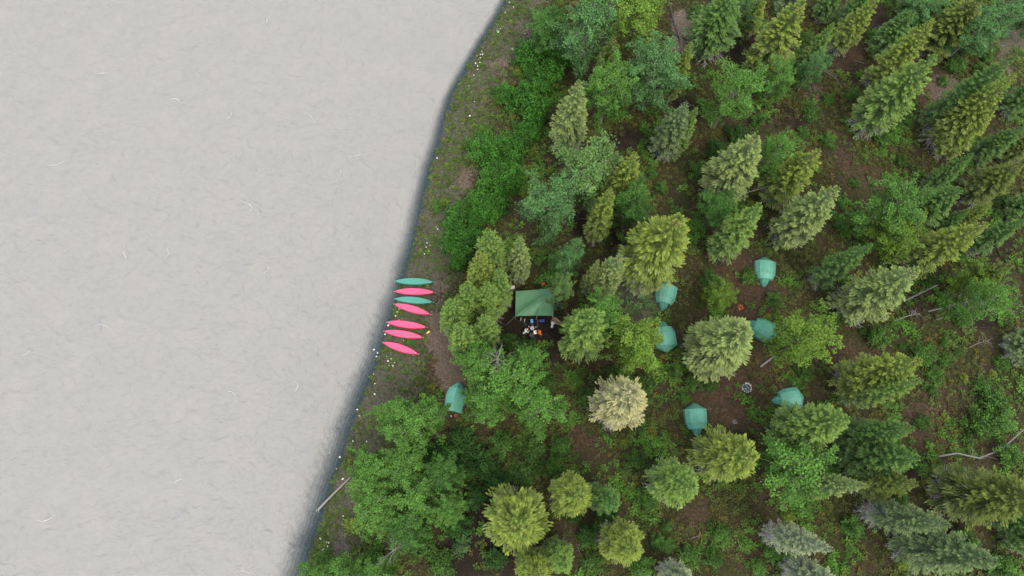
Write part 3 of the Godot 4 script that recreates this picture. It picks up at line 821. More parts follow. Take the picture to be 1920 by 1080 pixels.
# ------------------------------------------------------------------ trees
func make_spruce(seed_: int, dense: float, bare: float) -> Array:
	rng.seed = seed_
	var tall := 14.0
	var wide := 2.2
	var crown := Geo.new()
	var dead := Geo.new()
	var trunk := Geo.new()
	var lean := Vector3(rng.randf_range(-0.25, 0.25), 0, rng.randf_range(-0.25, 0.25))
	var pts := PackedVector3Array()
	var rad := PackedFloat32Array()
	for i in 9:
		var t := i / 8.0
		pts.append(Vector3(0, -0.15 + tall * t * 0.985, 0) + lean * t * t)
		rad.append(lerpf(0.17, 0.015, pow(t, 0.8)))
	trunk.tube(pts, rad, 7, Color.WHITE)
	var levels := 44
	for l in levels:
		var t := (l + rng.randf() * 0.7) / levels
		var y := tall * (0.07 + 0.925 * t)
		var r := (wide * pow(1.0 - t, 0.78) * (0.62 + 0.38 * smoothstep(0.0, 0.30, t)) + 0.10) * rng.randf_range(0.86, 1.10)
		var nb := 7 if t < 0.75 else 5
		var az0 := rng.randf() * TAU
		for b in nb:
			var az := az0 + TAU * (b + rng.randf_range(-0.3, 0.3)) / nb
			var out := Vector3(cos(az), 0, sin(az))
			var perp := Vector3(-sin(az), 0, cos(az))
			var reach := r * rng.randf_range(0.70, 1.16)
			var up := lerpf(-0.16, 0.55, t) + rng.randf_range(-0.10, 0.10)
			var root := Vector3(0, y, 0) + lean * (y / tall) * (y / tall)
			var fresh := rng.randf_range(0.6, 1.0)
			if t < bare and rng.randf() < 0.75:
				_dead_branch(dead, root, out, perp, reach * rng.randf_range(0.8, 1.15), up)
				continue
			var count := int((7.0 + reach * 28.0) * dense)
			for j in count:
				var s := lerpf(0.18, 1.0, pow((j + rng.randf()) / count, 0.75))
				var p := root + out * reach * s + Vector3(0, (up * s - 0.26 * (1.0 - t) * s * s + 0.16 * s * s * s) * reach + rng.randf_range(-0.07, 0.05), 0)
				p += perp * rng.randf_range(-0.16, 0.16) * reach * s
				var side := 1.0 if j % 2 == 0 else -1.0
				var d := (out * rng.randf_range(0.6, 1.0) + perp * side * rng.randf_range(0.2, 1.05) * (1.15 - s) + Vector3(0, rng.randf_range(-0.30, 0.22), 0)).normalized()
				var size := rng.randf_range(0.17, 0.33) * clampf(reach / 1.0, 0.55, 1.0)
				if rng.randf() < 0.70 - t * 1.15:      # old lower limbs carry bare and lichen-hung twigs among the needles
					dead.kite(p, d * size * 1.2, d.cross(Vector3.UP).normalized() * size * 0.06, Vector3.UP, Color(0.82, 0.92, 0.84) * rng.randf_range(0.45, 0.95), 0.4)
				var across := d.cross(Vector3.UP).normalized().rotated(d, rng.randf_range(-0.8, 0.8))
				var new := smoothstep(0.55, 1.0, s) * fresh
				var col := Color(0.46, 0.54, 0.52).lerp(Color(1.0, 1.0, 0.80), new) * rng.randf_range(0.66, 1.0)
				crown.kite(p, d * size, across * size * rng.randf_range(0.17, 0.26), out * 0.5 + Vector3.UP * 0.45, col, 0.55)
	for k in 16:      # the leader
		var a := rng.randf() * TAU
		var d := Vector3(cos(a) * 0.35, rng.randf_range(0.5, 1.0), sin(a) * 0.35).normalized()
		crown.kite(Vector3(0, tall * rng.randf_range(0.96, 1.0), 0) + lean, d * 0.34, d.cross(Vector3.RIGHT).normalized() * 0.05, Vector3(cos(a), 0.6, sin(a)), Color(0.95, 0.95, 0.7))
	for k in int(26 * (1.0 + bare * 4.0)):      # dead lower limbs
		var az := rng.randf() * TAU
		_dead_branch(dead, Vector3(0, tall * rng.randf_range(0.05, 0.16), 0), Vector3(cos(az), 0, sin(az)), Vector3(-sin(az), 0, cos(az)), wide * rng.randf_range(0.4, 0.85), rng.randf_range(-0.3, 0.05))
	var cones := Geo.new()
	for k in 40:
		var a := rng.randf() * TAU
		var t := rng.randf_range(0.90, 0.985)
		var rr := wide * pow(1.0 - t, 0.78) * rng.randf_range(0.4, 0.95) + 0.05
		var p := Vector3(cos(a) * rr, tall * t + rr * 0.45, sin(a) * rr) + lean
		cones.kite(p, Vector3(cos(a) * 0.05, -0.13, sin(a) * 0.05), Vector3(-sin(a), 0, cos(a)) * 0.035, Vector3(cos(a), 0.6, sin(a)), Color.WHITE * rng.randf_range(0.7, 1.0))
	return [trunk.mesh(), crown.mesh(), dead.mesh(), cones.mesh()]


func _dead_branch(g: Geo, root: Vector3, out: Vector3, perp: Vector3, reach: float, up: float):
	var tip := root + out * reach + Vector3(0, up * reach - 0.15 * reach * reach, 0)
	var col := Color.WHITE * rng.randf_range(0.65, 1.0)
	var w := 0.016 + 0.006 * reach
	g.kite(root, tip - root, Vector3.UP.cross(out) * w, Vector3.UP, col, 0.2)
	g.kite(root, tip - root, Vector3.UP * w, perp, col, 0.2)
	for j in int(5 + reach * 6):
		var s := rng.randf_range(0.25, 0.95)
		var d := (out * rng.randf_range(0.3, 0.9) + perp * rng.randf_range(-1, 1) + Vector3(0, rng.randf_range(-0.5, 0.15), 0)).normalized()
		var len := rng.randf_range(0.2, 0.5)
		g.kite(root.lerp(tip, s), d * len, d.cross(Vector3.UP).normalized() * 0.013, Vector3.UP, col, 0.3)


func leaf_clump(g: Geo, at: Vector3, spread: float, count: int, size: float, heart: Vector3, bright: float):
	for k in count:
		var o := Vector3(rng.randfn(), rng.randfn() * 0.75, rng.randfn()) * spread * 0.5
		var p := at + o
		var out := ((p - heart).normalized() * 0.7 + o.normalized() * 0.5 + Vector3.UP * 0.55).normalized()
		var d := Vector3(rng.randfn(), rng.randfn() * 0.6, rng.randfn()).normalized()
		var x := d.cross(out + Vector3(rng.randf(), rng.randf(), rng.randf()) * 0.7).normalized()
		var s := size * rng.randf_range(0.65, 1.25)
		var col := Color(0.9, 0.98, 0.85).lerp(Color(1.0, 1.0, 0.70), rng.randf() * 0.7) * (bright * rng.randf_range(0.42, 1.0))
		g.kite(p, d * s, x * s * 0.36, out * 0.55, col, 0.5)


func make_leafy(seed_: int, open: float) -> Array:
	# 10 m tall, crown radius 3 m: trunk, limbs, leaf clumps along the outer half of the limbs
	rng.seed = seed_
	var wood := Geo.new()
	var crown := Geo.new()
	var tall := 10.0
	var wide := 3.0
	var bend := Vector3(rng.randf_range(-0.5, 0.5), 0, rng.randf_range(-0.5, 0.5))
	var at := func(t: float) -> Vector3: return Vector3(0, tall * 0.93 * t, 0) + bend * t * t
	var pts := PackedVector3Array()
	var rad := PackedFloat32Array()
	for i in 8:
		var t := i / 7.0
		pts.append(at.call(t) + Vector3(0, -0.2 if i == 0 else 0.0, 0))
		rad.append(lerpf(0.17, 0.03, t))
	wood.tube(pts, rad, 7, Color.WHITE)
	var heart := Vector3(0, tall * 0.55, 0)
	var limbs := 27
	for l in limbs:
		var t := 0.22 + 0.76 * (l + rng.randf()) / limbs
		var az := l * 2.39996 + rng.randf_range(-0.4, 0.4)
		var out := Vector3(cos(az), 0, sin(az))
		var env := wide * sqrt(maxf(0.03, 1.0 - pow((t - 0.50) / 0.62, 2.0)))
		var reach := env * rng.randf_range(0.50, 1.18)
		var root: Vector3 = at.call(t)
		var rise := lerpf(0.35, 0.95, t) * reach * rng.randf_range(0.6, 1.1)
		var tip := root + out * reach + Vector3(0, rise, 0)
		tip.y = minf(tip.y, tall * 1.02)
		var mid := root.lerp(tip, 0.5) + Vector3(0, 0.12 * reach, 0)
		wood.tube(PackedVector3Array([root, mid, tip]), PackedFloat32Array([0.055, 0.035, 0.012]), 4, Color.WHITE)
		var bright := rng.randf_range(0.62, 1.0)
		var clumps := int(3 + reach * 2.1)
		for k in clumps:
			var s := lerpf(0.38, 1.04, (k + rng.randf()) / clumps)
			var p := root.lerp(mid, s * 2.0) if s < 0.5 else mid.lerp(tip, s * 2.0 - 1.0)
			p += Vector3(rng.randfn() * 0.26, rng.randfn() * 0.2, rng.randfn() * 0.26)
			if rng.randf() < open:
				continue
			leaf_clump(crown, p, lerpf(0.74, 0.26, s) * rng.randf_range(0.8, 1.15), int(lerpf(75, 34, s)), 0.20, heart, bright)
	for k in 9:
		var p := Vector3(rng.randfn() * 0.5, tall * rng.randf_range(0.9, 1.0), rng.randfn() * 0.5) + bend
		leaf_clump(crown, p, 0.5, 50, 0.19, heart, rng.randf_range(0.8, 1.0))
	return [wood.mesh(), crown.mesh()]


func make_shrub(seed_: int, round_: float) -> Array:
	# radius 1 m, 1.3 m tall
	rng.seed = seed_
	var wood := Geo.new()
	var crown := Geo.new()
	var heart := Vector3(0, 0.25, 0)
	for l in 19:
		var az := l * 2.39996 + rng.randf_range(-0.3, 0.3)
		var q := sqrt((l + 0.5) / 19.0) * rng.randf_range(0.6, 1.2)
		var y := 1.3 * sqrt(maxf(0.05, 1.0 - q * q * 0.85)) * rng.randf_range(0.55, 1.1)
		var tip := Vector3(cos(az) * q, y, sin(az) * q)
		wood.tube(PackedVector3Array([Vector3(cos(az) * 0.08, -0.05, sin(az) * 0.08), tip * Vector3(0.45, 0.55, 0.45), tip]), PackedFloat32Array([0.022, 0.015, 0.006]), 4, Color.WHITE)
		var bright := rng.randf_range(0.5, 1.0)
		for k in 3:
			var p := tip * lerpf(0.62, 1.0, k / 2.0) + Vector3(rng.randfn(), rng.randfn(), rng.randfn()) * 0.07 * (2.0 - round_)
			leaf_clump(crown, p, rng.randf_range(0.16, 0.34), 30, 0.135, heart, bright)
	return [wood.mesh(), crown.mesh()]


func plant_trees():
	var sp := []
	for k in 6:
		sp.append(make_spruce(100 + k, [1.0, 1.1, 0.9, 1.05, 1.0, 0.95][k], [0.0, 0.03, 0.06, 0.0, 0.05, 0.10][k]))
	var spare := [make_spruce(140, 0.85, 0.22), make_spruce(141, 0.8, 0.28)]
	rng.seed = 900
	for k in SPRUCES.size():
		var s: Array = SPRUCES[k]
		var m: Array = spare[k % 2] if s[4] == "grey" or s[4] == "straw" or (s[4] == "blue" and k % 2 == 0) else sp[rng.randi() % 6]
		var o := thing("spruce_tree", s[5], "tree", "spruces of the camp wood", on_ground(s[0], s[1]), rng.randf() * TAU)
		o.scale = Vector3(s[3] / 2.2, s[2] / 14.0, s[3] / 2.2) * Vector3(1.16, 1.0, 1.16)
		part(m[0], "trunk", mats["bark"], o)
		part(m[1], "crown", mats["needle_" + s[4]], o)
		part(m[2], "dead_branch", mats["dead_twig"], o).set_meta("kind", "stuff")
		if s[4] in ["yel", "pale", "straw", "olive"]:
			part(m[3], "cone_cluster", mats["cone"], o).set_meta("kind", "stuff")
	var lf := []
	for k in 6:
		lf.append(make_leafy(200 + k, [0.0, 0.12, 0.05, 0.2, 0.1, 0.0][k]))
	for k in LEAFY.size():
		var s: Array = LEAFY[k]
		var m: Array = lf[rng.randi() % 6]
		var o := thing("leafy_tree", s[5], "tree", "leafy trees of the camp wood", on_ground(s[0], s[1]), rng.randf() * TAU)
		o.scale = Vector3(s[3] / 3.0, s[2] / 10.0, s[3] / 3.0) * Vector3(1.12, 1.0, 1.12)
		part(m[0], "trunk", mats["pale_bark" if s[4] in ["cool", "soft", "bright"] else "bark"], o)
		part(m[1], "crown", mats["leaf_" + s[4]], o)
	var sh := []
	for k in 5:
		sh.append(make_shrub(300 + k, 0.4 + 0.2 * k))
	for s in BUSHES:
		var m: Array = sh[rng.randi() % 5]
		var o := thing("bush", s[4], "bush", "bushes on the forest floor", on_ground(s[0], s[1]), rng.randf() * TAU)
		var tall: float = s[2] * rng.randf_range(0.8, 1.15)
		o.scale = Vector3(s[2], tall, s[2] * rng.randf_range(0.85, 1.1))
		part(m[0], "stem", mats["bark"], o)
		part(m[1], "foliage", mats["leaf_" + s[3]], o)
	for s in WILLOWS:
		var m: Array = sh[rng.randi() % 5]
		var o := thing("willow_bush", "dense dark green willow bush in the thicket along the river bank", "bush", "willow thicket along the river bank", on_ground(s[0], s[1]), rng.randf() * TAU)
		o.scale = Vector3(s[2] * 1.15, s[2] * rng.randf_range(1.1, 1.6), s[2] * 1.15)
		part(m[0], "stem", mats["bark"], o)
		part(m[1], "foliage", mats["leaf_willow"], o)


func scatter(called: String, label: String, m: Mesh, mat: Material, spots: Array):
	# spots: [position, turn, scale, colour]
	var mm := MultiMesh.new()
	mm.transform_format = MultiMesh.TRANSFORM_3D
	mm.use_colors = true
	mm.mesh = m
	mm.instance_count = spots.size()
	for k in spots.size():
		var s: Array = spots[k]
		mm.set_instance_transform(k, Transform3D(Basis(Vector3.UP, s[1]).scaled(Vector3.ONE * s[2]), s[0]))
		mm.set_instance_color(k, s[3])
	var o := MultiMeshInstance3D.new()
	o.name = called
	o.multimesh = mm
	o.material_override = mat
	add_child(o)
	tag(o, label, "", "", "stuff")


func plant_undergrowth():
	rng.seed = 1200
	var herb := Geo.new()
	for k in 16:
		var a := rng.randf() * TAU
		var q := rng.randf_range(0.02, 0.22)
		var d := Vector3(cos(a), rng.randf_range(0.15, 0.8), sin(a)).normalized() * rng.randf_range(0.14, 0.28)
		herb.kite(Vector3(cos(a) * q, rng.randf_range(0.02, 0.22), sin(a) * q), d, Vector3(-sin(a), 0, cos(a)) * 0.055, Vector3.UP, Color.WHITE * rng.randf_range(0.65, 1.0))
	var tuft := Geo.new()
	for k in 18:
		var a := rng.randf() * TAU
		var d := Vector3(cos(a) * rng.randf_range(0.2, 0.7), 1.0, sin(a) * rng.randf_range(0.2, 0.7)).normalized() * rng.randf_range(0.15, 0.38)
		tuft.kite(Vector3(cos(a), 0, sin(a)) * rng.randf_range(0, 0.12), d, Vector3(-sin(a), 0, cos(a)) * 0.014, Vector3.UP, Color.WHITE * rng.randf_range(0.65, 1.0), 0.3)
	var stick := Geo.new()
	stick.tube(PackedVector3Array([Vector3(-0.5, 0.02, 0), Vector3(0.05, 0.05, 0.06), Vector3(0.5, 0.03, 0)]), PackedFloat32Array([0.02, 0.016, 0.006]), 4, Color.WHITE)
	stick.tube(PackedVector3Array([Vector3(0.1, 0.04, 0.05), Vector3(0.35, 0.07, 0.22)]), PackedFloat32Array([0.010, 0.004]), 3, Color.WHITE)
	var herbs := []
	var weeds := []
	var tufts := []
	var sticks := []
	for k in 100000:
		var x := rng.randf_range(-32.0, 80.0)
		var z := rng.randf_range(-74.0, 20.0)
		var d := bank(x, z)
		if d < 0.25 or _kept_clear(x, z):
			continue
		var bare := maxf(maxf(cover("path", x, z), cover("sand", x, z)), maxf(cover("red", x, z) * 0.65, maxf(cover("mudgrey", x, z) * 0.8, cover("dark", x, z) * 0.6)))
		var dens := 0.58 + lump.get_noise_2d(x * 2.2, z * 2.2) * 1.1 + lump.get_noise_2d(x * 7.0 + 90, z * 7.0) * 0.6 + cover("moss", x, z) * 0.45 - bare * 1.25
		if d < 7.0:
			dens += 0.25
		var pos := on_ground(x, z)
		if rng.randf() > dens:
			if rng.randf() < 0.012 and d > 5.0:
				sticks.append([pos, rng.randf() * TAU, rng.randf_range(0.4, 1.5), Color.WHITE * rng.randf_range(0.15, 0.6)])
			continue
		if d < 7.0:
			var col := Color(0.46, 0.58, 0.40).lerp(Color(1.0, 0.85, 0.5), pow(rng.randf(), 3.0)) * rng.randf_range(0.45, 0.95)
			if rng.randf() < 0.55:
				tufts.append([pos, rng.randf() * TAU, rng.randf_range(0.5, 1.3), col])
			else:
				weeds.append([pos, rng.randf() * TAU, rng.randf_range(0.4, 1.1), col])
		else:
			var lush := clampf(lump.get_noise_2d(x * 3.0 + 500, z * 3.0) * 2.0 + 0.35, 0.0, 1.0)
			var col := Color(0.62, 0.44, 0.50).lerp(Color(0.58, 0.86, 0.5), lush) * rng.randf_range(0.4, 1.0)
			if rng.randf() < 0.06:
				col = Color(1.0, 0.55, 0.45) * rng.randf_range(0.5, 0.9)
			if rng.randf() < 0.75:
				herbs.append([pos, rng.randf() * TAU, rng.randf_range(0.45, 1.25) * (1.0 + lush * 0.5), col])
			else:
				tufts.append([pos, rng.randf() * TAU, rng.randf_range(0.5, 1.1), col * Color(1.1, 0.95, 0.9)])
	scatter("undergrowth", "low leafy plants covering the forest floor", herb.mesh(), mats["undergrowth"], herbs)
	scatter("bank_weeds", "low weeds on the river bank", herb.mesh(), mats["undergrowth"], weeds)
	scatter("grass", "thin grass tufts among the weeds", tuft.mesh(), mats["undergrowth"], tufts)
	scatter("twig_litter", "fallen grey twigs on the forest floor", stick.mesh(), mats["litter"], sticks)


func _kept_clear(x: float, z: float) -> bool:
	for t in TENTS:
		if Vector2(x - t[0], z - t[1]).length_squared() < 3.4:
			return true
	if x > -0.6 and x < 6.6 and z > -22.5 and z < -15.8:
		return true
	if Vector2(x - 29.11, z + 9.97).length_squared() < 1.2:
		return true
	return false

# ------------------------------------------------------------------ camp
const TENTS := [
	[-6.96, -8.75, -0.22, 1.0, "ridge", "green ridge tent with an open end beside the beach path"],
	[19.68, -21.85, -0.25, 1.0, "dome", "blue-green tent half hidden under the big yellow-green spruce"],
	[19.29, -16.29, -0.10, -1.0, "dome", "blue-green tent half covered by leafy branches on its left"],
	[32.70, -25.05, -0.12, 1.0, "dome", "topmost blue-green tent with a round bush at its left corner"],
	[31.68, -17.25, -0.9, -0.5, "dome", "deep green tent between the round pale spruce and a leafy tree"],
	[34.14, -8.56, -1.0, 0.12, "dome", "blue-green tent right of the stone fire ring, spruce covering its lower side"],
	[22.48, -6.17, 0.03, 1.0, "dome", "blue-green tent in full view left of the stone fire ring"]]


func tent_loop(z: float, w: float, h: float, sharp: bool) -> PackedVector3Array:
	var q := [[1.0, 0.0], [0.80, 0.30], [0.47, 0.66], [0.20, 0.89], [0.0, 1.0]] if sharp else [[1.0, 0.0], [0.94, 0.42], [0.62, 0.80], [0.26, 0.96], [0.0, 1.0]]
	var l := PackedVector3Array()
	for p in q:
		l.append(Vector3(p[0] * w, 0.03 + p[1] * h, z))
	for k in range(3, -1, -1):
		l.append(Vector3(-q[k][0] * w, 0.03 + q[k][1] * h, z))
	return l


func make_tents():
	rng.seed = 50
	for t in TENTS:
		var sharp: bool = t[4] == "ridge"
		var o := thing("tent", t[5], "tent", "tents of the camp", on_ground(t[0], t[1]), atan2(t[2], t[3]))
		var tone := Color.WHITE
		if t[5].begins_with("deep"):
			tone = Color(0.72, 0.86, 0.78)
		var secs := [[-1.90, 0.16, 0.10], [-1.15, 1.40, 1.12], [-0.3, 1.40, 1.22], [0.55, 1.34, 1.26], [1.25, 1.02, 0.98]]
		if sharp:
			secs = [[-1.85, 0.22, 0.12], [-1.15, 1.02, 1.20], [-0.1, 1.30, 1.22], [0.9, 1.16, 1.30], [1.75, 1.22, 1.36]]
		var fly := Geo.new()
		var loops := []
		for s in secs:
			loops.append(tent_loop(s[0], s[1], s[2], sharp))
		fly.loft(loops, tone, not sharp)
		part(fly.mesh(), "fly", mats["tent_fly"], o)
		var seam := Geo.new()
		seam.tube(PackedVector3Array([Vector3(0, secs[1][2] + 0.035, secs[1][0]), Vector3(0, secs[3][2] + 0.035, secs[3][0])]), PackedFloat32Array([0.018, 0.018]), 5, tone * 0.75)
		part(seam.mesh(), "ridge_seam", mats["tent_fly"], o)
		for k in [1, 3]:
			var sleeve := Geo.new()
			var l := tent_loop(secs[k][0], secs[k][1] + 0.012, secs[k][2] + 0.012, sharp)
			var r := PackedFloat32Array()
			r.resize(l.size())
			r.fill(0.014)
			sleeve.tube(l, r, 5, tone * 0.8)
			part(sleeve.mesh(), "pole_sleeve", mats["tent_fly"], o)
		if sharp:
			var floor_ := Geo.new()
			floor_.slab(Vector3(0, 0.005, 0.2), Vector3(2.2, 0.02, 2.7), 0.006, Color(0.12, 0.13, 0.13))
			part(floor_.mesh(), "groundsheet", mats["plain"], o)
		else:
			var v := Geo.new()
			v.loft([tent_loop(1.22, 0.66, 0.92, false), tent_loop(1.65, 0.52, 0.58, false), tent_loop(2.15, 0.14, 0.08, false)], tone * Color(0.72, 0.78, 0.80))
			var ves := part(v.mesh(), "vestibule", mats["tent_fly"], o)
			var zip := Geo.new()
			zip.tube(PackedVector3Array([Vector3(0.02, 0.97, 1.23), Vector3(0.10, 0.62, 1.65), Vector3(0.05, 0.13, 2.15)]), PackedFloat32Array([0.016, 0.016, 0.016]), 4, Color(0.03, 0.08, 0.07))
			part(zip.mesh(), "zip", mats["plain"], ves)
		for q in [[-1, -1.0], [1, -1.0], [-1, 0.6], [1, 0.6]]:
			var w := 1.3
			var a := Vector3(q[0] * w * 0.9, 0.55, q[1])
			var b := Vector3(q[0] * (w + 0.75), 0.0, q[1] * 1.15)
			var g := Geo.new()
			g.tube(PackedVector3Array([a, b]), PackedFloat32Array([0.006, 0.006]), 3, Color(0.75, 0.75, 0.68))
			var line := part(g.mesh(), "guy_line", mats["plain"], o)
			var pg := Geo.new()
			pg.tube(PackedVector3Array([b + Vector3(0, 0.05, 0), b + Vector3(0, -0.1, 0)]), PackedFloat32Array([0.010, 0.008]), 4, Color(0.6, 0.6, 0.6))
			part(pg.mesh(), "peg", mats["plain"], line)


const CANOES := [
	[-15.33, -23.91, -10.11, -23.67, "teal", "topmost teal green overturned canoe in the row of canoes"],
	[-15.27, -22.55, -9.93, -22.31, "red", "red overturned canoe between the two teal green canoes"],
	[-15.22, -21.55, -10.10, -20.96, "teal", "lower of the two teal green overturned canoes"],
	[-15.26, -20.85, -10.39, -19.34, "red", "pink-red overturned canoe just below the lower teal green canoe"],
	[-16.11, -18.46, -10.81, -17.67, "red", "pink-red overturned canoe directly above the one with the yellow paddle"],
	[-16.39, -17.28, -11.25, -16.36, "red", "pink-red overturned canoe with the yellow paddle at its bow"],
	[-16.46, -15.83, -11.78, -14.24, "red", "lowest pink-red overturned canoe, steeply slanted on the bank"]]


func make_canoes():
	var hull := Geo.new()
	var rails := [Geo.new(), Geo.new()]
	var rail_pts := [PackedVector3Array(), PackedVector3Array()]
	var keel_pts := PackedVector3Array()
	var loops := []
	var n := 33
	for i in n:
		var s := -1.0 + 2.0 * i / (n - 1)
		var e := absf(s)
		var x := s * 2.58
		var b := 0.44 * pow(maxf(0.0, 1.0 - pow(e, 2.2)), 0.85) + 0.022
		var gy := 0.15 * (1.0 - e * e) + 0.01
		var ky := gy + 0.36 * (1.0 - 0.12 * e) * sqrt(maxf(0.02, 1.0 - pow(e, 14.0)))
		var l := PackedVector3Array()
		var prof := [[1.0, 0.0], [1.04, 0.30], [0.97, 0.62], [0.74, 0.88], [0.36, 0.985], [0.0, 1.0]]
		for q in prof:
			l.append(Vector3(x, lerpf(gy, ky, q[1]), b * q[0]))
		for k in range(4, -1, -1):
			l.append(Vector3(x, lerpf(gy, ky, prof[k][1]), -b * prof[k][0]))
		for k in 6:
			l.append(Vector3(x, lerpf(gy, ky - 0.02, prof[k][1]), -maxf(0.004, b - 0.014) * prof[k][0]))
		for k in range(4, -1, -1):
			l.append(Vector3(x, lerpf(gy, ky - 0.02, prof[k][1]), maxf(0.004, b - 0.014) * prof[k][0]))
		l.reverse()
		loops.append(l)
		rail_pts[0].append(Vector3(x, gy, b + 0.005))
		rail_pts[1].append(Vector3(x, gy, -b - 0.005))
		if e < 0.93:
			keel_pts.append(Vector3(x, ky + 0.004, 0))
	hull.loft(loops, Color.WHITE, true, true)
	var rr := PackedFloat32Array()
	rr.resize(n)
	rr.fill(0.02)
	for k in 2:
		rails[k].tube(rail_pts[k], rr, 5, Color(0.85, 0.85, 0.85))
	var keel := Geo.new()
	var kr := PackedFloat32Array()
	kr.resize(keel_pts.size())
	kr.fill(0.011)
	keel.tube(keel_pts, kr, 5, Color.WHITE)
	var loop_ := Geo.new()
	loop_.tube(PackedVector3Array([Vector3(0, 0.12, -0.03), Vector3(0.09, 0.10, 0), Vector3(0, 0.12, 0.03)]), PackedFloat32Array([0.016, 0.018, 0.016]), 5, Color(0.9, 0.9, 0.88))
	var hm := hull.mesh()
	for c in CANOES:
		var a := on_ground(c[0], c[1], 0.05)
		var b := on_ground(c[2], c[3], 0.05)
		a.y = maxf(a.y, 0.03)
		var x := (b - a).normalized()
		var z := x.cross(Vector3.UP).normalized()
		var o := thing("canoe", c[5], "canoe", "overturned canoes on the bank", (a + b) / 2.0)
		var stretch := (b - a).length() / 5.16
		o.basis = Basis(x * stretch, z.cross(x), z)
		part(hm, "hull", mats["teal_hull" if c[4] == "teal" else "red_hull"], o)
		for k in 2:
			part(rails[k].mesh(), "gunwale", solid("dark_rail", lin(0.10, 0.10, 0.10), 0.5) if c[4] == "teal" else solid("red_rail", lin(0.40, 0.02, 0.06), 0.5), o)
		part(keel.mesh(), "keel_line", mats["teal_hull" if c[4] == "teal" else "red_hull"], o)
		for e in [-1, 1]:
			var h := part(loop_.mesh(), "grab_loop", mats["plain"], o)
			h.position = Vector3(e * 2.57, 0.0, 0)
			h.rotation.y = 0.0 if e > 0 else PI
	# the paddle
	var p := thing("paddle", "yellow-bladed canoe paddle lying by the bow of a pink-red canoe", "paddle", "", on_ground(-10.95, -16.85, 0.09), 0.0)
	var dir := Vector3(0.80, 0.06, -0.60).normalized()
	p.basis = Basis(dir, Vector3.UP, dir.cross(Vector3.UP).normalized())
	var shaft := Geo.new()
	shaft.tube(PackedVector3Array([Vector3(-1.0, 0, 0), Vector3(0.12, 0, 0)]), PackedFloat32Array([0.017, 0.017]), 6, Color(0.25, 0.25, 0.25))
	shaft.tube(PackedVector3Array([Vector3(-1.0, 0, -0.06), Vector3(-1.0, 0, 0.06)]), PackedFloat32Array([0.017, 0.017]), 6, Color(0.25, 0.25, 0.25))
	part(shaft.mesh(), "shaft", mats["plain"], p)
	var blade := Geo.new()
	var bl := []
	for q in [[0.08, 0.02, 0.020], [0.16, 0.07, 0.018], [0.28, 0.105, 0.014], [0.46, 0.11, 0.010], [0.55, 0.085, 0.008], [0.60, 0.03, 0.006]]:
		bl.append(PackedVector3Array([Vector3(q[0], 0, q[1]), Vector3(q[0], -q[2], 0), Vector3(q[0], 0, -q[1]), Vector3(q[0], q[2], 0)]))
	blade.loft(bl, Color(0.85, 0.60, 0.06))
	part(blade.mesh(), "blade", mats["plain"], p)


func tarp_point(u: float, v: float) -> Vector3:
	# u along the long side (left to right), v from the back edge to the front edge
	var tl := Vector3(0.47, 3.0, -21.85)
	var tr := Vector3(5.45, 3.55, -22.15)
	var br := Vector3(5.12, 3.15, -18.62)
	var bl := Vector3(0.40, 2.75, -18.62)
	var p := tl.lerp(tr, u).lerp(bl.lerp(br, u), v)
	p.y += 0.32 * exp(-pow((v - lerpf(1.0, 0.15, u)) / 0.22, 2.0)) * sin(PI * clampf(u, 0.0, 1.0)) - 0.22 * sin(PI * u) * sin(PI * v)
	p.y += 0.13 * exp(-pow((u - 0.56 - (1.0 - v) * 0.30) / 0.035, 2.0)) * v - 0.06 * exp(-pow((u - 0.62 - (1.0 - v) * 0.30) / 0.03, 2.0)) * v
	p.y += 0.07 * exp(-pow((v - 0.98 + u * 1.05) / 0.05, 2.0)) * (1.0 - u)
	p.z += 0.10 * sin(PI * u) * (1.0 if v < 0.02 else (-1.0 if v > 0.98 else 0.0)) * 0.6
	return p


func make_tarp():
	var o := thing("tarp_shelter", "green tarp strung up as a shelter over the camp kitchen", "tarp", "", Vector3.ZERO)
	var g := Geo.new()
	var nu := 40
	var nv := 28
	for layer in 2:
		var k0 := g.v.size()
		for j in nv + 1:
			for i in nu + 1:
				var u := float(i) / nu
				var v := float(j) / nv
				var p := tarp_point(u, v)
				var a := tarp_point(u + 0.01, v) - p
				var b := tarp_point(u, v + 0.01) - p
				var nr := b.cross(a).normalized()
				g.vert(p - nr * 0.004 * layer, nr if layer == 0 else -nr, Color.WHITE)
		for j in nv:
			for i in nu:
				var k := k0 + j * (nu + 1) + i
				if layer == 0:
					g.face(k, k + nu + 1, k + nu + 2)
					g.face(k, k + nu + 2, k + 1)
				else:
					g.face(k, k + nu + 2, k + nu + 1)
					g.face(k, k + 1, k + nu + 2)
	part(g.mesh(), "tarp_sheet", mats["tarp_cloth"], o)
	for c in [[0.0, 0.0, -1.3, -1.2], [1.0, 0.0, 1.1, -1.0], [1.0, 1.0, 0.9, 0.9], [0.0, 1.0, -1.2, 0.8], [0.56, 1.0, 0.25, 1.1]]:
		var p := tarp_point(c[0], c[1])
		var r := Geo.new()
		r.tube(PackedVector3Array([p, on_ground(p.x + c[2], p.z + c[3])]), PackedFloat32Array([0.008, 0.008]), 4, Color(0.7, 0.7, 0.6))
		part(r.mesh(), "guy_rope", mats["plain"], o)
		var q := Geo.new()
		q.tube(PackedVector3Array([on_ground(p.x, p.z, -0.1), p + Vector3(0, -0.02, 0)]), PackedFloat32Array([0.035, 0.025]), 6, Color(0.30, 0.26, 0.20))
		part(q.mesh(), "pole", mats["plain"], o)


func prop(called: String, label: String, category: String, g: Geo, x: float, z: float, turn := 0.0, group := "", up := 0.0, mat := "plain") -> MeshInstance3D:
	return single(g.mesh(), called, label, category, group, mats[mat], on_ground(x, z, up), turn)


